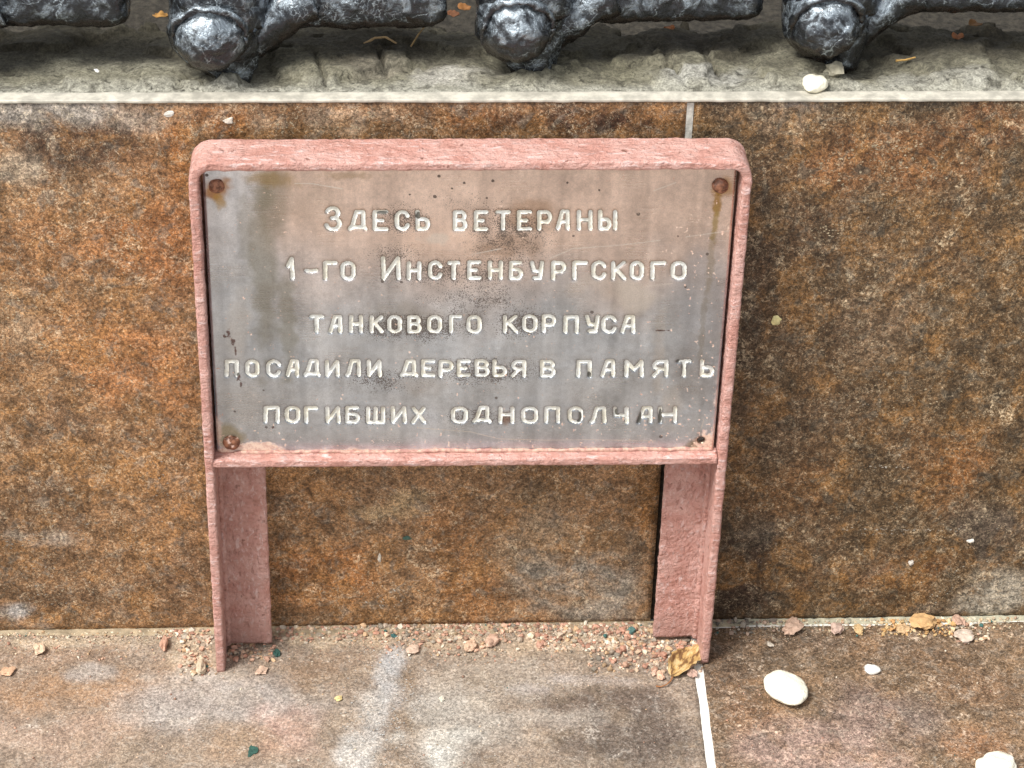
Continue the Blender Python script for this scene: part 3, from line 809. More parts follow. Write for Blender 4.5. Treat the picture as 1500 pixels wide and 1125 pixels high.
LINES = [
 (308, 339, [('З', 475, 501, 302), ('Д', 509, 538), ('Е', 546, 569), ('С', 578, 600), ('Ь', 608, 630), ('В', 663, 684), ('Е', 694, 715), ('Т', 726, 748), ('Е', 757, 779), ('Р', 787, 809), ('А', 814.5, 836), ('Н', 845, 868), ('Ы', 877, 905)]),
 (382, 411, [('1', 419, 432, 376), ('-', 446, 467), ('Г', 473, 494), ('О', 499, 521), ('И', 558, 587, 375), ('Н', 595.5, 617), ('С', 627, 648), ('Т', 655, 674), ('Е', 684, 705), ('Н', 715, 737), ('Б', 746, 767), ('У', 776, 797), ('Р', 807, 829), ('Г', 838, 861), ('С', 866, 888), ('К', 895, 917.5), ('О', 923, 944), ('Г', 953, 976), ('О', 982.5, 1006)]),
 (461, 489, [('Т', 453, 474.5), ('А', 481, 502), ('Н', 511, 531.5), ('К', 541, 562), ('О', 567, 589), ('В', 596, 617), ('О', 626, 648), ('Г', 657.5, 677), ('О', 683.5, 706), ('К', 737, 760), ('О', 764, 787), ('Р', 793.5, 815), ('П', 825, 848), ('У', 856, 878), ('С', 881, 904), ('А', 908, 931)]),
 (526.5, 553.5, [('П', 329, 350), ('О', 359, 380), ('С', 390, 412), ('А', 418, 439), ('Д', 444, 470), ('И', 476, 498), ('Л', 505, 529), ('И', 536.5, 559), ('Д', 584, 612), ('Е', 617, 638), ('Р', 642, 664), ('Е', 669.5, 690), ('В', 695, 717), ('Ь', 721, 743), ('Я', 748, 771), ('В', 791, 814), ('П', 844, 867), ('А', 880, 903), ('М', 914, 943), ('Я', 954.5, 979), ('Т', 990, 1013), ('Ь', 1024.5, 1046)]),
 (595, 621.5, [('П', 386, 410), ('О', 417, 440), ('Г', 445.5, 466), ('И', 476, 499), ('Б', 506, 528), ('Ш', 536, 564), ('И', 572, 596), ('Х', 602, 625), ('О', 660, 685), ('Д', 690.5, 719.5), ('Н', 730, 753.5), ('О', 763, 788), ('П', 797, 820.5), ('О', 832, 855), ('Л', 863, 889), ('Ч', 898, 921.5), ('А', 932, 957), ('Н', 964, 992)]),
]
hs_ = 0.00034
PX0, PX1, PZ0, PZ1 = -.1526, .1524, .1655, .3685
gx = np.arange(PX0 - .001, PX1 + .001, hs_); gz = np.arange(PZ0 - .0035, PZ1 + .001, hs_)
GX, GZ = np.meshgrid(gx, gz, indexing='ij')
dist = np.full(GX.shape, 1.0); lid = np.zeros(GX.shape, np.int8)
gdx = np.zeros(GX.shape); gdz = np.zeros(GX.shape)
def stamp(D, a, b, R, ids=None, val=0, grad=None):
    i0, i1 = int((min(a[0], b[0]) - R - gx[0]) / hs_), int((max(a[0], b[0]) + R - gx[0]) / hs_) + 2
    j0, j1 = int((min(a[1], b[1]) - R - gz[0]) / hs_), int((max(a[1], b[1]) + R - gz[0]) / hs_) + 2
    s = (slice(max(i0, 0), i1), slice(max(j0, 0), j1))
    x, z = GX[s], GZ[s]
    d = np.array(b) - np.array(a); L2 = d @ d + 1e-14
    t = np.clip(((x - a[0]) * d[0] + (z - a[1]) * d[1]) / L2, 0, 1)
    ex, ez = x - a[0] - t * d[0], z - a[1] - t * d[1]
    r = np.hypot(ex, ez)
    u = r < D[s]
    D[s][u] = r[u]
    if ids is not None:
        ids[s][u] = val
        grad[0][s][u] = (ex / (r + 1e-9))[u]; grad[1][s][u] = (ez / (r + 1e-9))[u]
INS = 3.1
for li, (yt, ybt, letters) in enumerate(LINES):
    for L in letters:
        ch, x0, x1 = L[:3]
        t0 = L[3] if len(L) > 3 else yt
        x0, x1, t1, b1 = x0 + INS, x1 - INS, t0 + INS, ybt - INS
        jx, jy = rng.normal(0, .35), rng.normal(0, .35)
        for stroke in GL[ch]:
            pp = []
            for (u, v) in stroke:
                q = un(x0 + u * (x1 - x0) + jx, b1 + v * (t1 - b1) + jy, 1, PY)
                pp.append((q[0], q[2]))
            for a, b in zip(pp[:-1], pp[1:]):
                stamp(dist, a, b, .006, lid, li, (gdx, gdz))
GW = 0.00132
GWv = GW * (1 + (fbm(GX, GZ, 350, 2, 9) - .5) * .22)
# outline of the plate: rounded rectangle, signed distance
def srr(x, z, r):
    cx, cz = (PX0 + PX1) / 2, (PZ0 + PZ1) / 2
    z = z + (x + .15) * .009 * (1 - (z - PZ0) / (PZ1 - PZ0))      # lower edge drops a little to the right
    qx, qz = np.abs(x - cx) - (PX1 - PX0) / 2 + r, np.abs(z - cz) - (PZ1 - PZ0) / 2 + r
    return np.hypot(np.maximum(qx, 0), np.maximum(qz, 0)) + np.minimum(np.maximum(qx, qz), 0) - r
sdf = srr(GX, GZ, np.where(GZ > .25, .0085, .003))
VX, VZ = GX.copy(), GZ.copy()
nr = np.abs(dist - GWv) < hs_ * .6
VX[nr] += (gdx * (GWv - dist))[nr]; VZ[nr] += (gdz * (GWv - dist))[nr]
e_ = 1e-5
ox = (srr(GX + e_, GZ, np.where(GZ > .25, .0085, .003)) - sdf) / e_; oz = (srr(GX, GZ + e_, np.where(GZ > .25, .0085, .003)) - sdf) / e_
nb = np.abs(sdf) < hs_ * .75
VX[nb] -= (ox * sdf)[nb]; VZ[nb] -= (oz * sdf)[nb]
# relief: pressed rim, round-bottomed groove, hole, buckles, rolled edge
VY = np.full(GX.shape, PY)
VY += np.where(dist < GWv, .00125 * np.sqrt(np.clip(1 - (dist / GWv) ** 2, 0, 1)) + .0002, .0002 * np.exp(-np.clip(dist - GWv, 0, 1) / .0006))
VY += (fbm(GX, GZ, 14, 2, 3) - .5) * .0012 + (fbm(GX, GZ, 60, 2, 4) - .5) * .00016
VY += np.clip(1 + sdf / .0016, 0, 1) ** 2 * .0011
def at(px, py):
    q = un(px, py, 1, PY); return q[0], q[2]
hx, hz = at(1027, 645)
rh = np.hypot(GX - hx, GZ - hz)
VY += (1 - sst(.0016, .0026, rh)) * .0035
# surface colours and stains
U, W = GX, GZ
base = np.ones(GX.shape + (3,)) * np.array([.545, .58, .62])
tarn_refl = sst(.245, .325, W + (fbm(U, W, 22, 4, 71) - .5) * .05) * (1 - .8 * sst(-.095, -.135, U + (fbm(U, W, 30, 3, 72) - .5) * .03))
base = base * (1 - tarn_refl[..., None] * .95) + np.array([.71, .545, .45]) * tarn_refl[..., None] * .95          # warm upper half: some tarnish, and a reflection painted into the colour
st_v = fbm(U, W * .06, 130, 4, 73)
base *= (1 + .55 * (st_v - .5))[..., None]
base *= (1 + .5 * (fbm(U, W, 60, 6, 74) - .5) + .25 * (fbm(U, W, 420, 3, 75) - .5))[..., None]
def plate_tint(px, py, rx, ry, col, a, seed, soft=1.2):
    global base
    c = at(px, py); s = .0004
    d = np.hypot((U - c[0]) / (rx * s), (W - c[1]) / (ry * s * 1.15)) + (fbm(U, W, 1 / (min(rx, ry) * s * 1.3), 4, seed) - .5) * 1.3
    w = (a * (1 - sst(.4, soft, d)))[..., None]
    base = base * (1 - w) + np.array(col) * w
for q in [(400, 300, 26, 60, (.20, .17, .10), .45), (385, 400, 22, 150, (.24, .22, .15), .5), (420, 470, 14, 110, (.22, .21, .15), .5), (360, 330, 12, 60, (.22, .2, .14), .35),
          (400, 262, 40, 14, (.33, .22, .07), .6), (460, 300, 50, 40, (.42, .34, .28), .4), (930, 435, 42, 24, (.80, .74, .66), .55), (900, 420, 70, 20, (.66, .60, .54), .4),
          (1025, 440, 40, 90, (.36, .36, .38), .45), (1010, 540, 34, 60, (.36, .36, .37), .5), (985, 590, 20, 45, (.66, .62, .56), .45), (965, 520, 10, 70, (.66, .62, .57), .35),  # grey area at the right with a pale upright border
          (770, 320, 50, 28, (.36, .22, .13), .5), (745, 362, 44, 18, (.33, .21, .13), .45), (640, 350, 24, 10, (.72, .68, .62), .5), (740, 615, 14, 12, (.26, .12, .05), .7),
          (600, 470, 90, 24, (.30, .25, .17), .3), (620, 560, 60, 20, (.34, .30, .26), .3), (350, 470, 22, 70, (.62, .60, .57), .4), (360, 600, 40, 40, (.56, .56, .56), .35),
          (318, 274, 21, 19, (.36, .17, .06), .9), (322, 292, 10, 14, (.40, .24, .06), .7), (1055, 272, 19, 17, (.42, .24, .10), .85),
          (1051, 300, 7, 22, (.36, .20, .05), .85), (1047, 330, 6, 28, (.38, .27, .10), .75), (1042, 380, 6, 60, (.28, .22, .12), .4), (1030, 470, 5, 70, (.24, .2, .13), .35),
          (335, 640, 24, 20, (.34, .29, .17), .75), (1027, 645, 14, 12, (.26, .14, .06), .8), (1012, 652, 10, 8, (.20, .22, .12), .6), (505, 258, 50, 7, (.30, .2, .08), .4)]:
    plate_tint(*q, int(q[0] * 7 + q[1]))
base *= (1 - .55 * np.exp(-np.clip(dist - GWv, 0, 1) / .00045) * (.5 + fbm(U, W, 260, 2, 88)))[..., None]
base *= (1 - .75 * (1 - sst(.0012, .0024, rh)))[..., None]
# dirt density: dark specks thick round the letters in the middle of the plate
cl = np.zeros(GX.shape)
for (bx, by, rx, ry, a) in [(745, 350, 80, 55, .17), (590, 320, 60, 30, .16), (660, 400, 120, 30, .16), (600, 480, 110, 30, .20), (760, 470, 70, 40, .17), (700, 440, 120, 40, .16),
                            (560, 560, 90, 26, .16), (720, 545, 110, 36, .16), (700, 610, 100, 24, .12), (530, 610, 70, 26, .12), (580, 370, 60, 20, .16), (690, 300, 120, 30, .10)]:
    c = at(bx, by)
    cl = np.maximum(cl, a * np.exp(-((U - c[0]) / (rx * .0004)) ** 2 - ((W - c[1]) / (ry * .00046)) ** 2) * 1.25)
near = np.exp(-np.clip(dist - GWv, 0, 1) / .0022)
dirt = .20 + .05 * fbm(U, W, 40, 3, 80) + cl * (.68 + 1.35 * fbm(U, W, 230, 4, 81)) + near * (.03 + cl * .35) + near * np.exp(-np.clip(dist - GWv, 0, 1) / .0005) * .06
for (bx, by, r) in [(637, 288, 2.6), (935, 314, 2.8), (722, 265, 2.2), (680, 268, 1.8), (643, 258, 2.2), (1004, 420, 2), (867, 457, 2.6), (1036, 372, 2.4), (968, 640, 2.8), (727, 583, 2.2), (560, 412, 2.2),
                    (344, 603, 1.8), (831, 268, 1.6), (878, 279, 1.6), (993, 346, 1.6), (840, 346, 1.6), (386, 572, 1.5), (303, 256, 2.4), (390, 626, 2.0), (588, 413, 2.0), (600, 285, 1.4), (662, 276, 1.5), (713, 290, 1.6)]:
    c = at(bx, by); dirt = np.maximum(dirt, 1.2 * (1 - sst(r * .0003, r * .0005, np.hypot(U - c[0], W - c[1]))))
for (bx, by, rx, ry) in [(335, 488, 3.5, 9), (341, 500, 4, 7), (329, 492, 3, 3), (345, 513, 2, 8), (349, 553, 3, 8), (353, 563, 2, 5), (970, 484, 12, 1.2), (400, 626, 2, 3)]:
    c = at(bx, by); dd = np.hypot((U - c[0]) / (rx * .0004), (W - c[1]) / (ry * .00046)) + (fbm(U, W, 900, 2, 17) - .5) * 1.2
    w = (.85 * (1 - sst(.6, 1.0, dd)))[..., None]; base = base * (1 - w) + np.array([.12, .06, .05]) * w
# scratches
sc = np.full(GX.shape, 1.0)
def scratch(pts):
    pp = [at(*p) for p in pts]
    for a, b in zip(pp[:-1], pp[1:]): stamp(sc, a, b, .002)
for s_ in [[(432, 269), (455, 269), (478, 273), (501, 277)], [(805, 379), (840, 364), (900, 360), (967, 352)], [(1005, 347), (1070, 338)], [(948, 419), (985, 415)], [(690, 373), (735, 364)],
           [(612, 627), (690, 633), (730, 643), (800, 645), (870, 644), (960, 646)], [(1027, 628), (1031, 616)], [(958, 280), (990, 268)]]:
    scratch(s_)
scr = (1 - sst(.00010, .00042, sc)) * (.35 + .6 * fbm(U, W, 300, 2, 95))
# pale flecks of paint, thick along the lower and right edges
fl = fbm(U, W, 620, 2, 91)
rightness = sst(.10, .150, U) * .06 + sst(.215, .17, W) * .05 + sst(.262, .17, W) * sst(.02, .15, U) * .03
fleck = sst(.865 - rightness, .90 - rightness, fl)
lowd = W - (.1652 - (U + .15) * .009)
pl = 1 - sst(.0018, .0045, lowd + (fbm(U, W, 140, 3, 92) - .5) * .006 + sst(-.04, .05, U) * .0012)
cx0, cz0 = at(332, 650); cx1, cz1 = at(1046, 652)
pl = np.maximum(pl, .95 * (1 - sst(.6, 1.0, np.hypot((U - cx1) / .015, (W - cz1) / .0125) + (fbm(U, W, 330, 3, 93) - .5) * 1.2)))
pl = np.maximum(pl, .9 * (1 - sst(.7, 1.0, np.hypot((U - at(372, 656)[0]) / .016, (W - at(372, 656)[1]) / .0045) + (fbm(U, W, 330, 3, 94) - .5) * .9)))
pl = np.maximum(pl, .7 * (1 - sst(.6, 1.0, np.hypot((U - at(318, 628)[0]) / .0035, (W - at(318, 628)[1]) / .014) + (fbm(U, W, 330, 3, 96) - .5) * .9)))
pl = np.maximum(pl, sst(.1505, .1525, U + (fbm(U, W, 200, 3, 97) - .5) * .005) * (1 - sst(.18, .24, W)) * .8)
pl = np.clip(np.maximum(pl, fleck), 0, 1) * (1 - (1 - sst(.0024, .0032, rh)))
bare = np.zeros(GX.shape)
for (bx, by, rx, ry) in [(997, 543, 4, 14), (990, 529, 7, 5), (936, 613, 4.5, 15), (967, 612, 3.2, 14), (848, 612, 5, 10), (905, 604, 5, 7), (351, 551, 5, 5), (862, 550, 5, 6), (613, 317, 4, 6), (560, 313, 10, 2.5)]:
    c = at(bx, by); bare = np.maximum(bare, np.exp(-(((U - c[0]) / (rx * .0004)) ** 2 + ((W - c[1]) / (ry * .00046)) ** 2) ** 2) * .8)
bare = np.maximum(bare, .14 + .5 * (fbm(U, W, 150, 4, 99) - .5) + .34 * sst(.62, 1.0, dist / GWv))
n_, m__ = GX.shape
Qa = gridq(n_, m__)
inside = (sdf.ravel() < hs_ * .75)
Qa = Qa[inside[Qa].all(1)]
inn = (dist < GWv + hs_ * .30).ravel()
isl = inn[Qa].all(1)
lin_id = lid.ravel()[Qa].max(1)
ALLV = np.stack([VX, VY, VZ], -1).reshape(-1, 3)
def cut(q):
    u, inv = np.unique(q, return_inverse=True)
    return u, inv.reshape(q.shape)
u, q = cut(Qa[~isl])
V = ALLV[u]
# turned-back rim of the sheet
def outline(r_t=.0085, r_b=.003, nn=10):
    pts = []
    cx, cz = (PX0 + PX1) / 2, (PZ0 + PZ1) / 2
    for (X_, Z_, r, a0) in ((PX1, PZ1, r_t, 0), (PX0, PZ1, r_t, 90), (PX0, PZ0, r_b, 180), (PX1, PZ0 - .0027, r_b, 270)):
        ccx = X_ - r if X_ > cx else X_ + r; ccz = Z_ - r if Z_ > cz else Z_ + r
        for k in range(nn + 1):
            a = math.radians(a0 + 90 * k / nn); pts.append((ccx + r * math.cos(a), ccz + r * math.sin(a)))
    return np.array(pts)
ol = outline()
ro = len(ol)
rimV = np.concatenate([np.stack([ol[:, 0], np.full(ro, PY + .0008), ol[:, 1]], 1), np.stack([ol[:, 0], np.full(ro, PY + .003), ol[:, 1]], 1), [[0, PY + .003, .26]]])
k_ = np.arange(ro); k2 = (k_ + 1) % ro
off = len(V)
rimQ = np.stack([k_, k2, k2 + ro, k_ + ro], 1) + off
rimT = np.stack([k_ + ro, k2 + ro, np.full(ro, 2 * ro)], 1) + off
pad = lambda a, v: np.concatenate([a.reshape(-1, *a.shape[2:])[u] if a.ndim == 3 else a.ravel()[u], np.full((len(rimV), 3) if a.ndim == 3 else len(rimV), v)])
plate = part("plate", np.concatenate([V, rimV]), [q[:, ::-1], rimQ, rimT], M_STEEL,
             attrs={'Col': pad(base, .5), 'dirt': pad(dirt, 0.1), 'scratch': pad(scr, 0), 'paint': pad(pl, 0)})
for li in range(5):
    sel = Qa[isl][lin_id[isl] == li]
    u2, q2 = cut(sel)
    npmesh("lettering", ALLV[u2], q2[:, ::-1], M_LETTER, plate, attrs={'bare': bare.ravel()[u2]})
# rivets
for (px, py, r, pnt) in ((317, 272, .0046, .15), (1055, 272, .0047, .1), (339, 648, .0052, 1.0)):
    x, z = at(px, py)
    V, Q, T = ellipsoid((0, 0, 0), (r, .0026, r), 28, 18)
    V = lump(V, .0005, 260, px)
    npmesh("rivet", V + np.array([x, PY - .0002, z]), Q, M_RUST, plate, attrs={'painted': np.full(len(V), pnt)})

# ------------------------------------------------------------------ stones and litter
def ico(sub):
    bm = bmesh.new(); bmesh.ops.create_icosphere(bm, subdivisions=sub, radius=1)
    V = np.array([v.co[:] for v in bm.verts]); T = np.array([[v.index for v in f.verts] for f in bm.faces]); bm.free()
    return V, T
ICO0, ICO1, ICO2, ICO3 = ico(1), ico(2), ico(3), ico(4)

def stone(name, label, cat, px, py, size, col, plane=('z', 0.0), rough=.25, rot=0.0, mat=None, seed=0, group=None, smooth=False, sub=None, lobes=None):
    V, T = sub or ICO1
    ax = {'x': 0, 'y': 1, 'z': 2}[plane[0]]
    p = un(px, py, ax, plane[1])
    V = V.copy()
    for k in range(len(V)):
        d = mnoise.noise(Vector(V[k] * 1.1) + Vector((seed, seed * .7, 0))) + .5 * mnoise.noise(Vector(V[k] * 2.6) + Vector((0, seed, seed)))
        V[k] *= 1 + rough * d
    if lobes: V = lobes(V)
    V *= np.array(size) / 2
    c, s = math.cos(rot), math.sin(rot)
    V = V @ np.array([[c, s, 0], [-s, c, 0], [0, 0, 1]])
    if ax == 2:
        base_ = p.copy(); V[:, 2] += -V[:, 2].min() - .0002
    else:                                       # stuck on the wall
        V = V[:, [0, 2, 1]]; V[:, 1] += -V[:, 1].max() + .0004; base_ = p.copy()
    cc = np.tile(lin(col, .95), (len(V), 1))
    if mat is None:
        cc = cc * (.62 + .6 * fbm(V[:, 0] + seed, V[:, 1] + V[:, 2], 420, 3, int(seed)))[:, None]
    o = npmesh(name, V, T, mat or M_STONE, None, smooth, {'Col': cc})
    o.location = base_
    return tag(o, label, cat, group)

S = .00041
def heart(V):
    V = V.copy(); V[:, 1] -= .30 * np.exp(-(V[:, 0] + .05) ** 2 / .05) * (V[:, 1] > 0) * V[:, 1]
    V[:, 0] *= 1 - .30 * np.clip(-V[:, 1], 0, 1)
    return V
stone("pebble", "large smooth flat white pebble lying on the brown paving tile right of the sign", "pebble", 1150, 1018, (.0255, .0325, .012), (250, 246, 226), rough=.10, rot=.45, mat=M_WHITE, seed=3, smooth=True, sub=ICO3)
stone("pebble", "white pebble with a raised hump at the bottom right corner, cut by the picture edge", "pebble", 1458, 1139, (.027, .026, .014), (250, 246, 228), rough=.25, rot=.4, mat=M_WHITE, seed=8, smooth=True, sub=ICO3)
stone("pebble", "small elongated white stone between the large white pebble and the wall", "pebble", 1276, 984, (.0105, .0085, .005), (246, 244, 236), rough=.4, rot=-.6, mat=M_WHITE, seed=13, smooth=True, sub=ICO1)
stone("pebble", "heart shaped white stone resting on the cream trim of the ledge", "pebble", 1192, 131, (.0155, .019, .0085), (246, 240, 218), plane=('z', H + .0003), rough=.12, rot=-.45, mat=M_WHITE, seed=21, smooth=True, sub=ICO3, lobes=heart)
lumps = [
 ("chip", "teal chip lying alone on the pale tile near the bottom left", "chip", 370, 1101, (.0062, .011, .0015), (52, 88, 78)),
 ("chip", "rounded teal chip among the gravel left of the right leg", "chip", 925, 926, (.0062, .009, .004), (92, 126, 120)),
 ("chip", "teal chip beside the foot of the left leg flange", "chip", 405, 959, (.0052, .008, .003), (48, 84, 76)),
 ("chip", "tiny dark teal chip in the gravel under the middle of the sign", "chip", 577, 932, (.0045, .004, .0025), (60, 100, 98)),
 ("stone_chip", "reddish lump on the pale tile left of the left leg", "stone", 240, 948, (.006, .014, .007), (190, 138, 116)),
 ("stone_chip", "cream and grey lump touching the left leg fin at its foot", "stone", 295, 981, (.0085, .015, .007), (196, 178, 152)),
 ("stone_chip", "angular pinkish chip between the two legs near the left leg", "stone", 383, 985, (.0085, .011, .004), (206, 170, 148)),
 ("stone_chip", "cream lump with a pale smear on the left tile", "stone", 58, 954, (.008, .012, .005), (222, 190, 160)),
 ("stone_chip", "tan flattened lump at the far left of the tile", "stone", 12, 985, (.009, .010, .004), (206, 160, 126)),
 ("stone_chip", "long grey chip leaning on the wall base just right of the right leg", "stone", 1093, 905, (.011, .008, .006), (150, 142, 132)),
 ("stone_chip", "big pink crumbly lump on the joint right of the grey chip", "stone", 1160, 922, (.0135, .019, .008), (196, 158, 138)),
 ("stone_chip", "mauve pink lump second along the joint right of the sign", "stone", 1226, 926, (.0105, .013, .006), (188, 156, 144)),
 ("stone_chip", "ochre crumb beside the mauve lump along the wall joint", "stone", 1258, 924, (.0075, .011, .004), (206, 168, 112)),
 ("stone_chip", "orange crumbly lump biggest of its heap near the right end of the joint", "stone", 1352, 917, (.020, .018, .007), (206, 156, 96)),
 ("stone_chip", "pale orange crumb on the front of the orange heap", "stone", 1322, 924, (.010, .011, .005), (210, 168, 118)),
 ("stone_chip", "whitish pink flat lump right of the orange heap", "stone", 1412, 935, (.0150, .012, .005), (208, 188, 174)),
 ("stone_chip", "pink lump set against the wall above the whitish flat lump", "stone", 1404, 913, (.009, .012, .006), (190, 146, 126)),
 ("stone_chip", "grey pink pebble beside the dry leaf at the top of the pale joint", "stone", 1013, 989, (.0068, .011, .005), (190, 150, 136)),
 ("stone_chip", "peach pebble at the stem of the dry leaf", "stone", 968, 993, (.0052, .009, .004), (232, 180, 150)),
 ("stone_chip", "pale pink pebble touching the peach pebble by the leaf stem", "stone", 958, 988, (.0040, .006, .003), (222, 178, 156)),
 ("stone_chip", "small whitish double crumb on the brown tile right of the right leg", "stone", 1128, 946, (.0045, .007, .003), (196, 186, 174)),
 ("stone_chip", "pale yellow crumb alone in the middle of the pale tile", "stone", 496, 1025, (.0052, .006, .003), (240, 214, 140)),
 ("stone_chip", "small white crumb on the pale tile below the middle of the sign", "stone", 647, 1025, (.0040, .005, .003), (240, 236, 220)),
 ("stone_chip", "pink lump in front of the gravel below the middle of the sign", "stone", 720, 942, (.0095, .015, .006), (202, 160, 138)),
 ("stone_chip", "peach lump of crumbs left of the pink lump below the sign", "stone", 690, 949, (.0090, .013, .005), (222, 180, 150)),
 ("stone_chip", "pinkish pair of grains at the head of the whitish streak", "stone", 604, 955, (.0080, .010, .005), (216, 184, 164)),
]
for k, (nm, lb, ct, px, py, sz, col) in enumerate(lumps):
    stone(nm, lb, ct, px, py, tuple(q * .82 for q in sz), np.array(col) * .7 + np.array((206, 190, 166)) * .3 if nm != 'chip' else col, rough=.62, rot=random.uniform(-.6, .6), seed=k * 3.7 + 1, sub=ICO2)
stone("stone_chip", "small grey mortar chip leaning on the foot of the right fence post", "stone", 1222, 110, (.012, .014, .008), (166, 160, 140), plane=('z', H), rough=.6, seed=71)
stone("stone_chip", "tiny white grain on the mortar left of the left fence post", "stone", 141, 109, (.0042, .006, .003), (240, 238, 232), plane=('z', H), rough=.4, seed=74)
# specks of dried paint and plaster stuck on the wall
flecks = [("pale yellow star shaped fleck on the dark tile right of the sign", 1137, 468, (.0060, .0068, .0025), (244, 232, 170)),
 ("white oval fleck at the top of the tile, farther from the sign", 248, 166, (.0062, .0034, .0010), (226, 222, 212)),
 ("white oval fleck at the top of the tile, just left of the sign's upper corner", 335, 176, (.0068, .0038, .0010), (232, 220, 204)),
 ("white curved fleck on the dark tile at the far right", 1421, 792, (.0044, .0030, .0012), (236, 230, 220)),
 ("small white fleck low on the dark tile, left of the curved one", 1335, 824, (.0034, .0042, .0010), (226, 218, 206)),
 ("thin white vertical fleck on the tile between the two legs", 556, 817, (.0022, .0068, .0010), (216, 206, 190)),
 ("teal fleck on the tile between the two legs", 597, 788, (.0056, .0036, .0010), (70, 96, 84))]
for k, (lb, px, py, sz, col) in enumerate(flecks):
    stone("paint_fleck", lb, "fleck", px, py, (sz[0], sz[1], sz[2]), col, plane=('y', 0.0), rough=.7, seed=k * 5.3 + 90, rot=.3 if k in (1, 2) else 0)

# gravel and grit in the joint
patches = [ # x0, x1, y0, y1, count, size lo, hi (px), palette, bias to the wall
 (405, 960, 915, 942, 760, 4, 11, 0, 2.6), (405, 960, 913, 926, 420, 3, 8, 0, 1.0), (330, 1030, 918, 975, 1500, 1.2, 3.4, 0, 1.7), (0, 330, 924, 960, 700, 1.2, 3.2, 1, 2.0), (1045, 1500, 904, 940, 800, 1.2, 3.2, 1, 1.8), (780, 962, 918, 955, 260, 5, 12, 0, 1.3), (860, 1030, 938, 985, 230, 4, 12, 0, 1.0), (900, 1035, 940, 962, 120, 6, 13, 0, 1.0),
 (328, 402, 944, 968, 90, 4, 11, 0, 1), (262, 322, 920, 990, 150, 4, 11, 0, 1), (230, 320, 918, 936, 80, 4, 9, 0, 1.5), (0, 320, 922, 936, 170, 2.5, 6, 1, 1.6),
 (1045, 1150, 900, 930, 110, 4, 11, 2, 1.5), (1120, 1500, 902, 926, 260, 3, 8, 1, 2.0), (1290, 1400, 905, 932, 150, 4, 10, 3, 1), (1390, 1450, 910, 944, 60, 4, 10, 0, 1),
 (560, 760, 925, 962, 110, 3, 9, 0, 1), (0, 330, 935, 1120, 90, 2, 5, 0, 1), (330, 1000, 960, 1120, 110, 1.8, 4, 0, 1), (1040, 1500, 930, 1120, 90, 1.8, 4.5, 0, 1), (0, 300, 930, 970, 70, 2, 7, 0, 1.4)]
pals = [[(226, 178, 150), (214, 160, 136), (238, 204, 172), (200, 142, 118), (190, 170, 150), (232, 214, 186), (170, 128, 106), (150, 140, 126), (240, 226, 206), (206, 168, 128)],
        [(226, 206, 168), (210, 190, 160), (236, 226, 200), (196, 160, 120), (220, 180, 150), (190, 186, 168)],
        [(150, 140, 128), (170, 140, 122), (128, 118, 108), (190, 160, 140), (110, 104, 96)],
        [(222, 170, 104), (206, 150, 90), (230, 190, 130), (236, 206, 160)]]
Vs, Ts, Cs, off = [], [], [], 0
bV, bT = ICO0
for (x0, x1, y0, y1, cnt, s0, s1, pal, bias) in patches:
    for _ in range(int(cnt * 1.35)):
        px = random.uniform(x0, x1)
        edge_y = np.interp(px, [0, 680, 1500], [929, 917, 906])
        py = y0 + (y1 - y0) * random.random() ** bias
        py = max(py, edge_y + random.uniform(-1, 2))
        s = random.uniform(s0, s1) * (.42 + .62 * random.random() ** 2) * S
        p = un(px, py, 2, .0)
        if abs(px - 318) < 8 and py < 985: continue
        v = bV * (1 + rng.normal(0, .24, (len(bV), 1)))
        v = v * np.array([random.uniform(.8, 1.25), random.uniform(.8, 1.25), random.uniform(.5, .95)]) * s / 2
        a = random.uniform(0, 6.28); c, q_ = math.cos(a), math.sin(a)
        v = v @ np.array([[c, q_, 0], [-q_, c, 0], [0, 0, 1]])
        v = v + np.array([p[0], p[1], -v[:, 2].min() - s * .08])
        Vs.append(v); Ts.append(bT + off); off += len(v)
        cc = lin(np.array(random.choice(pals[pal])) * .8 + np.array((196, 182, 160)) * .2, .9) * random.uniform(.6, 1.1)
        if random.random() < .012: cc = lin((70, 110, 104), .9)
        Cs.append(np.tile(cc, (len(v), 1)))
tag(npmesh("gravel", np.concatenate(Vs), np.concatenate(Ts), M_STONE, None, False, {'Col': np.concatenate(Cs)}), kind='stuff',
    label="fine pinkish gravel and grit gathered along the joint at the foot of the wall", cat="gravel")
# sand fillet in the joint, under the grains
xs = np.linspace(-BW, BW, 900); ts = np.linspace(0, 1, 8)
X, T_ = np.meshgrid(xs, ts, indexing='ij')
wid = .0035 + .010 * fbm(X[:, :1] * 1.0, X[:, :1] * 0, 40, 3, 301) * np.clip(np.interp(X[:, :1], [-.31, -.16, -.1, .1, .16, .2], [.2, .6, 1, 1.2, .6, .25]), 0, 2)
Yv = -wid * T_ + .001
Zv = .0002 + .0012 * (1 - T_) ** 1.5 + (fbm(X, T_ * .01, 300, 3, 302) - .5) * .0016
Vf = np.stack([X, Yv, np.where(T_ > .99, -.001, Zv)], -1).reshape(-1, 3)
cf = lin((176, 158, 130), .8) * (.55 + .9 * fbm(Vf[:, 0], Vf[:, 1], 260, 3, 303))[:, None]
gr = sst(.16, .2, Vf[:, 0])[:, None]
cf = cf * (1 - gr * .6) + lin((188, 190, 168), .85) * gr * .6
tag(npmesh("sand", Vf, gridq(*X.shape), M_STONE, None, True, {'Col': cf}), kind='stuff', label="pale sand filling the joint between wall and paving", cat="sand")

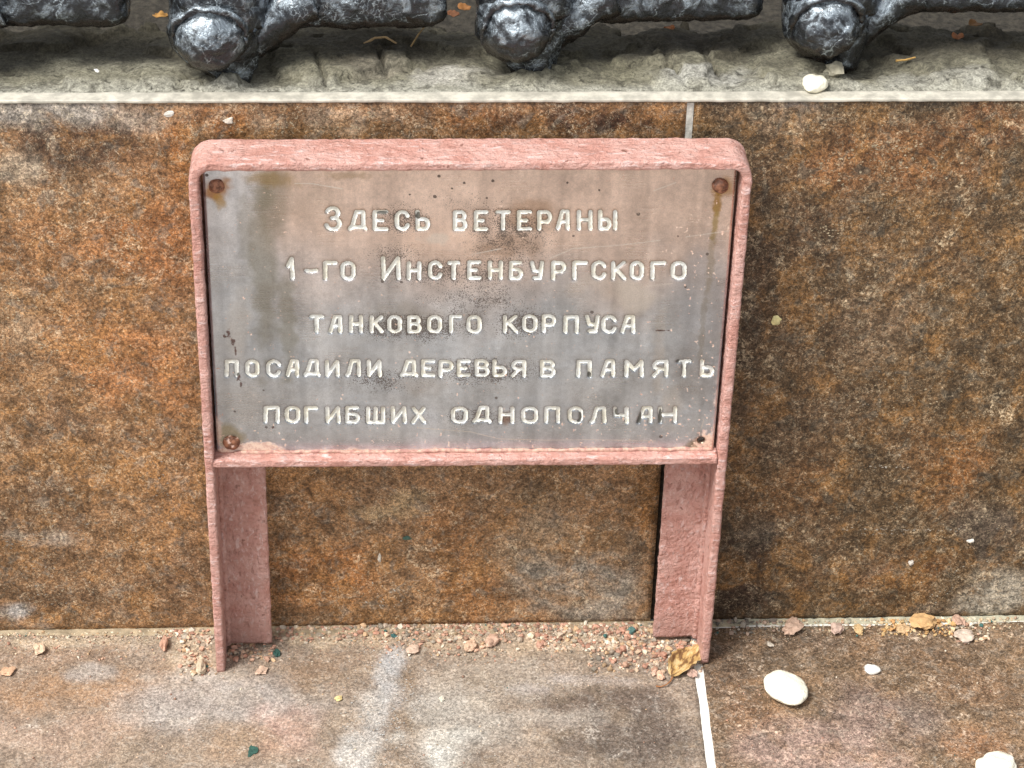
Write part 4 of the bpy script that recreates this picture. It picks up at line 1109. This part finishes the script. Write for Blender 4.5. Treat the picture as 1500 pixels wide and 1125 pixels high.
# dry leaf by the right leg
lf = thing("dry_leaf", "crumpled yellow brown dry leaf with a curved stem at the foot of the right leg", "leaf")
A_, B_ = un(983, 994, 2, 0), un(1033, 946, 2, 0)
dx = B_ - A_; Lf = np.linalg.norm(dx); e1 = dx / Lf; e2 = np.array([-e1[1], e1[0], 0])
uu, vv = np.meshgrid(np.linspace(0, 1, 46), np.linspace(-1, 1, 29), indexing='ij')
wd = .0088 * np.sin(np.pi * np.clip(uu, 0, 1) ** .75) ** .8 * (1 + .07 * np.sin(uu * 40) * np.abs(vv))
zz = .0026 + .0018 * (fbm(uu, vv, 3.2, 3, 401) - .5) * 2 + .0035 * vv ** 2 * np.sin(uu * 5) + .003 * uu
V = A_[None, None] + uu[..., None] * Lf * e1 + (vv * wd)[..., None] * e2 + zz[..., None] * np.array([0, 0, 1])
V[..., 2] = np.maximum(V[..., 2], .0012)
V = V.reshape(-1, 3)
cl_ = np.stack([lin((200, 164, 104)) * .8, lin((134, 98, 60)) * .75, lin((218, 190, 138)) * .85])
tt = fbm(uu, vv * .7, 7, 4, 402).ravel()
cc = np.where(tt[:, None] < .42, cl_[1], np.where(tt[:, None] > .6, cl_[2], cl_[0])) * (.8 + .4 * fbm(uu, vv, 20, 2, 403).ravel())[:, None]
cc *= np.where(np.abs(vv.ravel()) < .06, 1.25, 1)[:, None]
ml = Mat("dry leaf"); c_ = ml.attr('Col').outputs['Color']
ml.P(Base_Color=c_, Roughness=.7, Normal=ml.bump(ml.noise(500, 4, .6), .0006, .8))
o = npmesh("blade", V, gridq(46, 29), ml.m, lf, True, {'Col': cc})
mod = o.modifiers.new("thick", 'SOLIDIFY'); mod.thickness = .0003
q = [un(985, 992, 2, .002), un(982, 998, 2, .002), un(976, 1003, 2, .002), un(968, 1006, 2, .0012), un(961, 1005, 2, .0010)]
V, Q, T = tube(q, [.0006, .0005, .00045, .0004, .0006], 8)
npmesh("stem", V, [Q, T], ml.m, lf, True, {'Col': np.tile(lin((150, 100, 60)), (len(V), 1))})
# litter on the ledge
def twig(label, pts, r, col):
    P = [un(x, y, 2, H + h) for x, y, h in pts]
    P = np.array([[np.interp(t, range(len(P)), [p[i] for p in P]) for i in range(3)] for t in np.linspace(0, len(P) - 1, 6 * len(P))])
    V, Q, T = tube(P, np.linspace(r, r * .6, len(P)), 8)
    V = lump(V, .0004, 200, pts[0][0])
    o = npmesh("twig", V - P[0], [Q, T], M_STONE, None, True, {'Col': np.tile(lin(col), (len(V), 1))})
    o.location = P[0]
    return tag(o, label, "twig")
twig("bent pale dry twig on the mortar under the rail left of centre", [(533, 64, .004), (548, 56, .006), (565, 54, .007), (580, 63, .005)], .0009, (168, 140, 100))
twig("straight thin dry straw leaning on the mortar near the middle fence post", [(602, 68, .003), (612, 52, .008), (624, 36, .013)], .0006, (150, 124, 84))
twig("yellowish straw lying on the mortar right of the right fence post", [(1312, 89, .003), (1325, 88, .003), (1341, 84, .004)], .0008, (176, 140, 80))
def litter(label, px, py, s, col, seed):
    n = 12
    uu, vv = np.meshgrid(np.linspace(-1, 1, n), np.linspace(-1, 1, n), indexing='ij')
    k = np.sqrt(np.clip(1 - .5 * vv ** 2, 0, 1)); k2 = np.sqrt(np.clip(1 - .5 * uu ** 2, 0, 1))
    V = np.stack([uu * k * s, vv * k2 * s * .8, .002 + s * .9 * (fbm(uu, vv, 1.3, 2, seed))], -1).reshape(-1, 3)
    p = un(px, py, 2, H + .003)
    o = npmesh("leaf_scrap", V, gridq(n, n), ml.m, None, True, {'Col': np.tile(lin(col), (len(V), 1)) * (.7 + .6 * fbm(V[:, 0], V[:, 1], 300, 2, seed))[:, None]})
    o.location = p
    md = o.modifiers.new("thick", 'SOLIDIFY'); md.thickness = .0003
    return tag(o, label, "leaf scrap")
litter("orange brown leaf scrap in the gap left of the middle fence post", 680, 18, .0042, (150, 100, 50), 501)
litter("darker leaf scrap just below the orange one left of the middle fence post", 664, 28, .0040, (120, 76, 46), 502)
litter("rusty leaf scrap on the mortar beside the crack between middle and right posts", 980, 47, .0034, (150, 90, 44), 503)
litter("orange leaf scrap on the mortar at the far right under the rail", 1402, 60, .0038, (140, 88, 50), 504)
litter("brown leaf scrap above the orange one at the far right under the rail", 1428, 42, .0042, (120, 84, 44), 505)
litter("golden leaf scrap in the gap left of the left fence post", 236, 30, .0048, (176, 130, 66), 506)
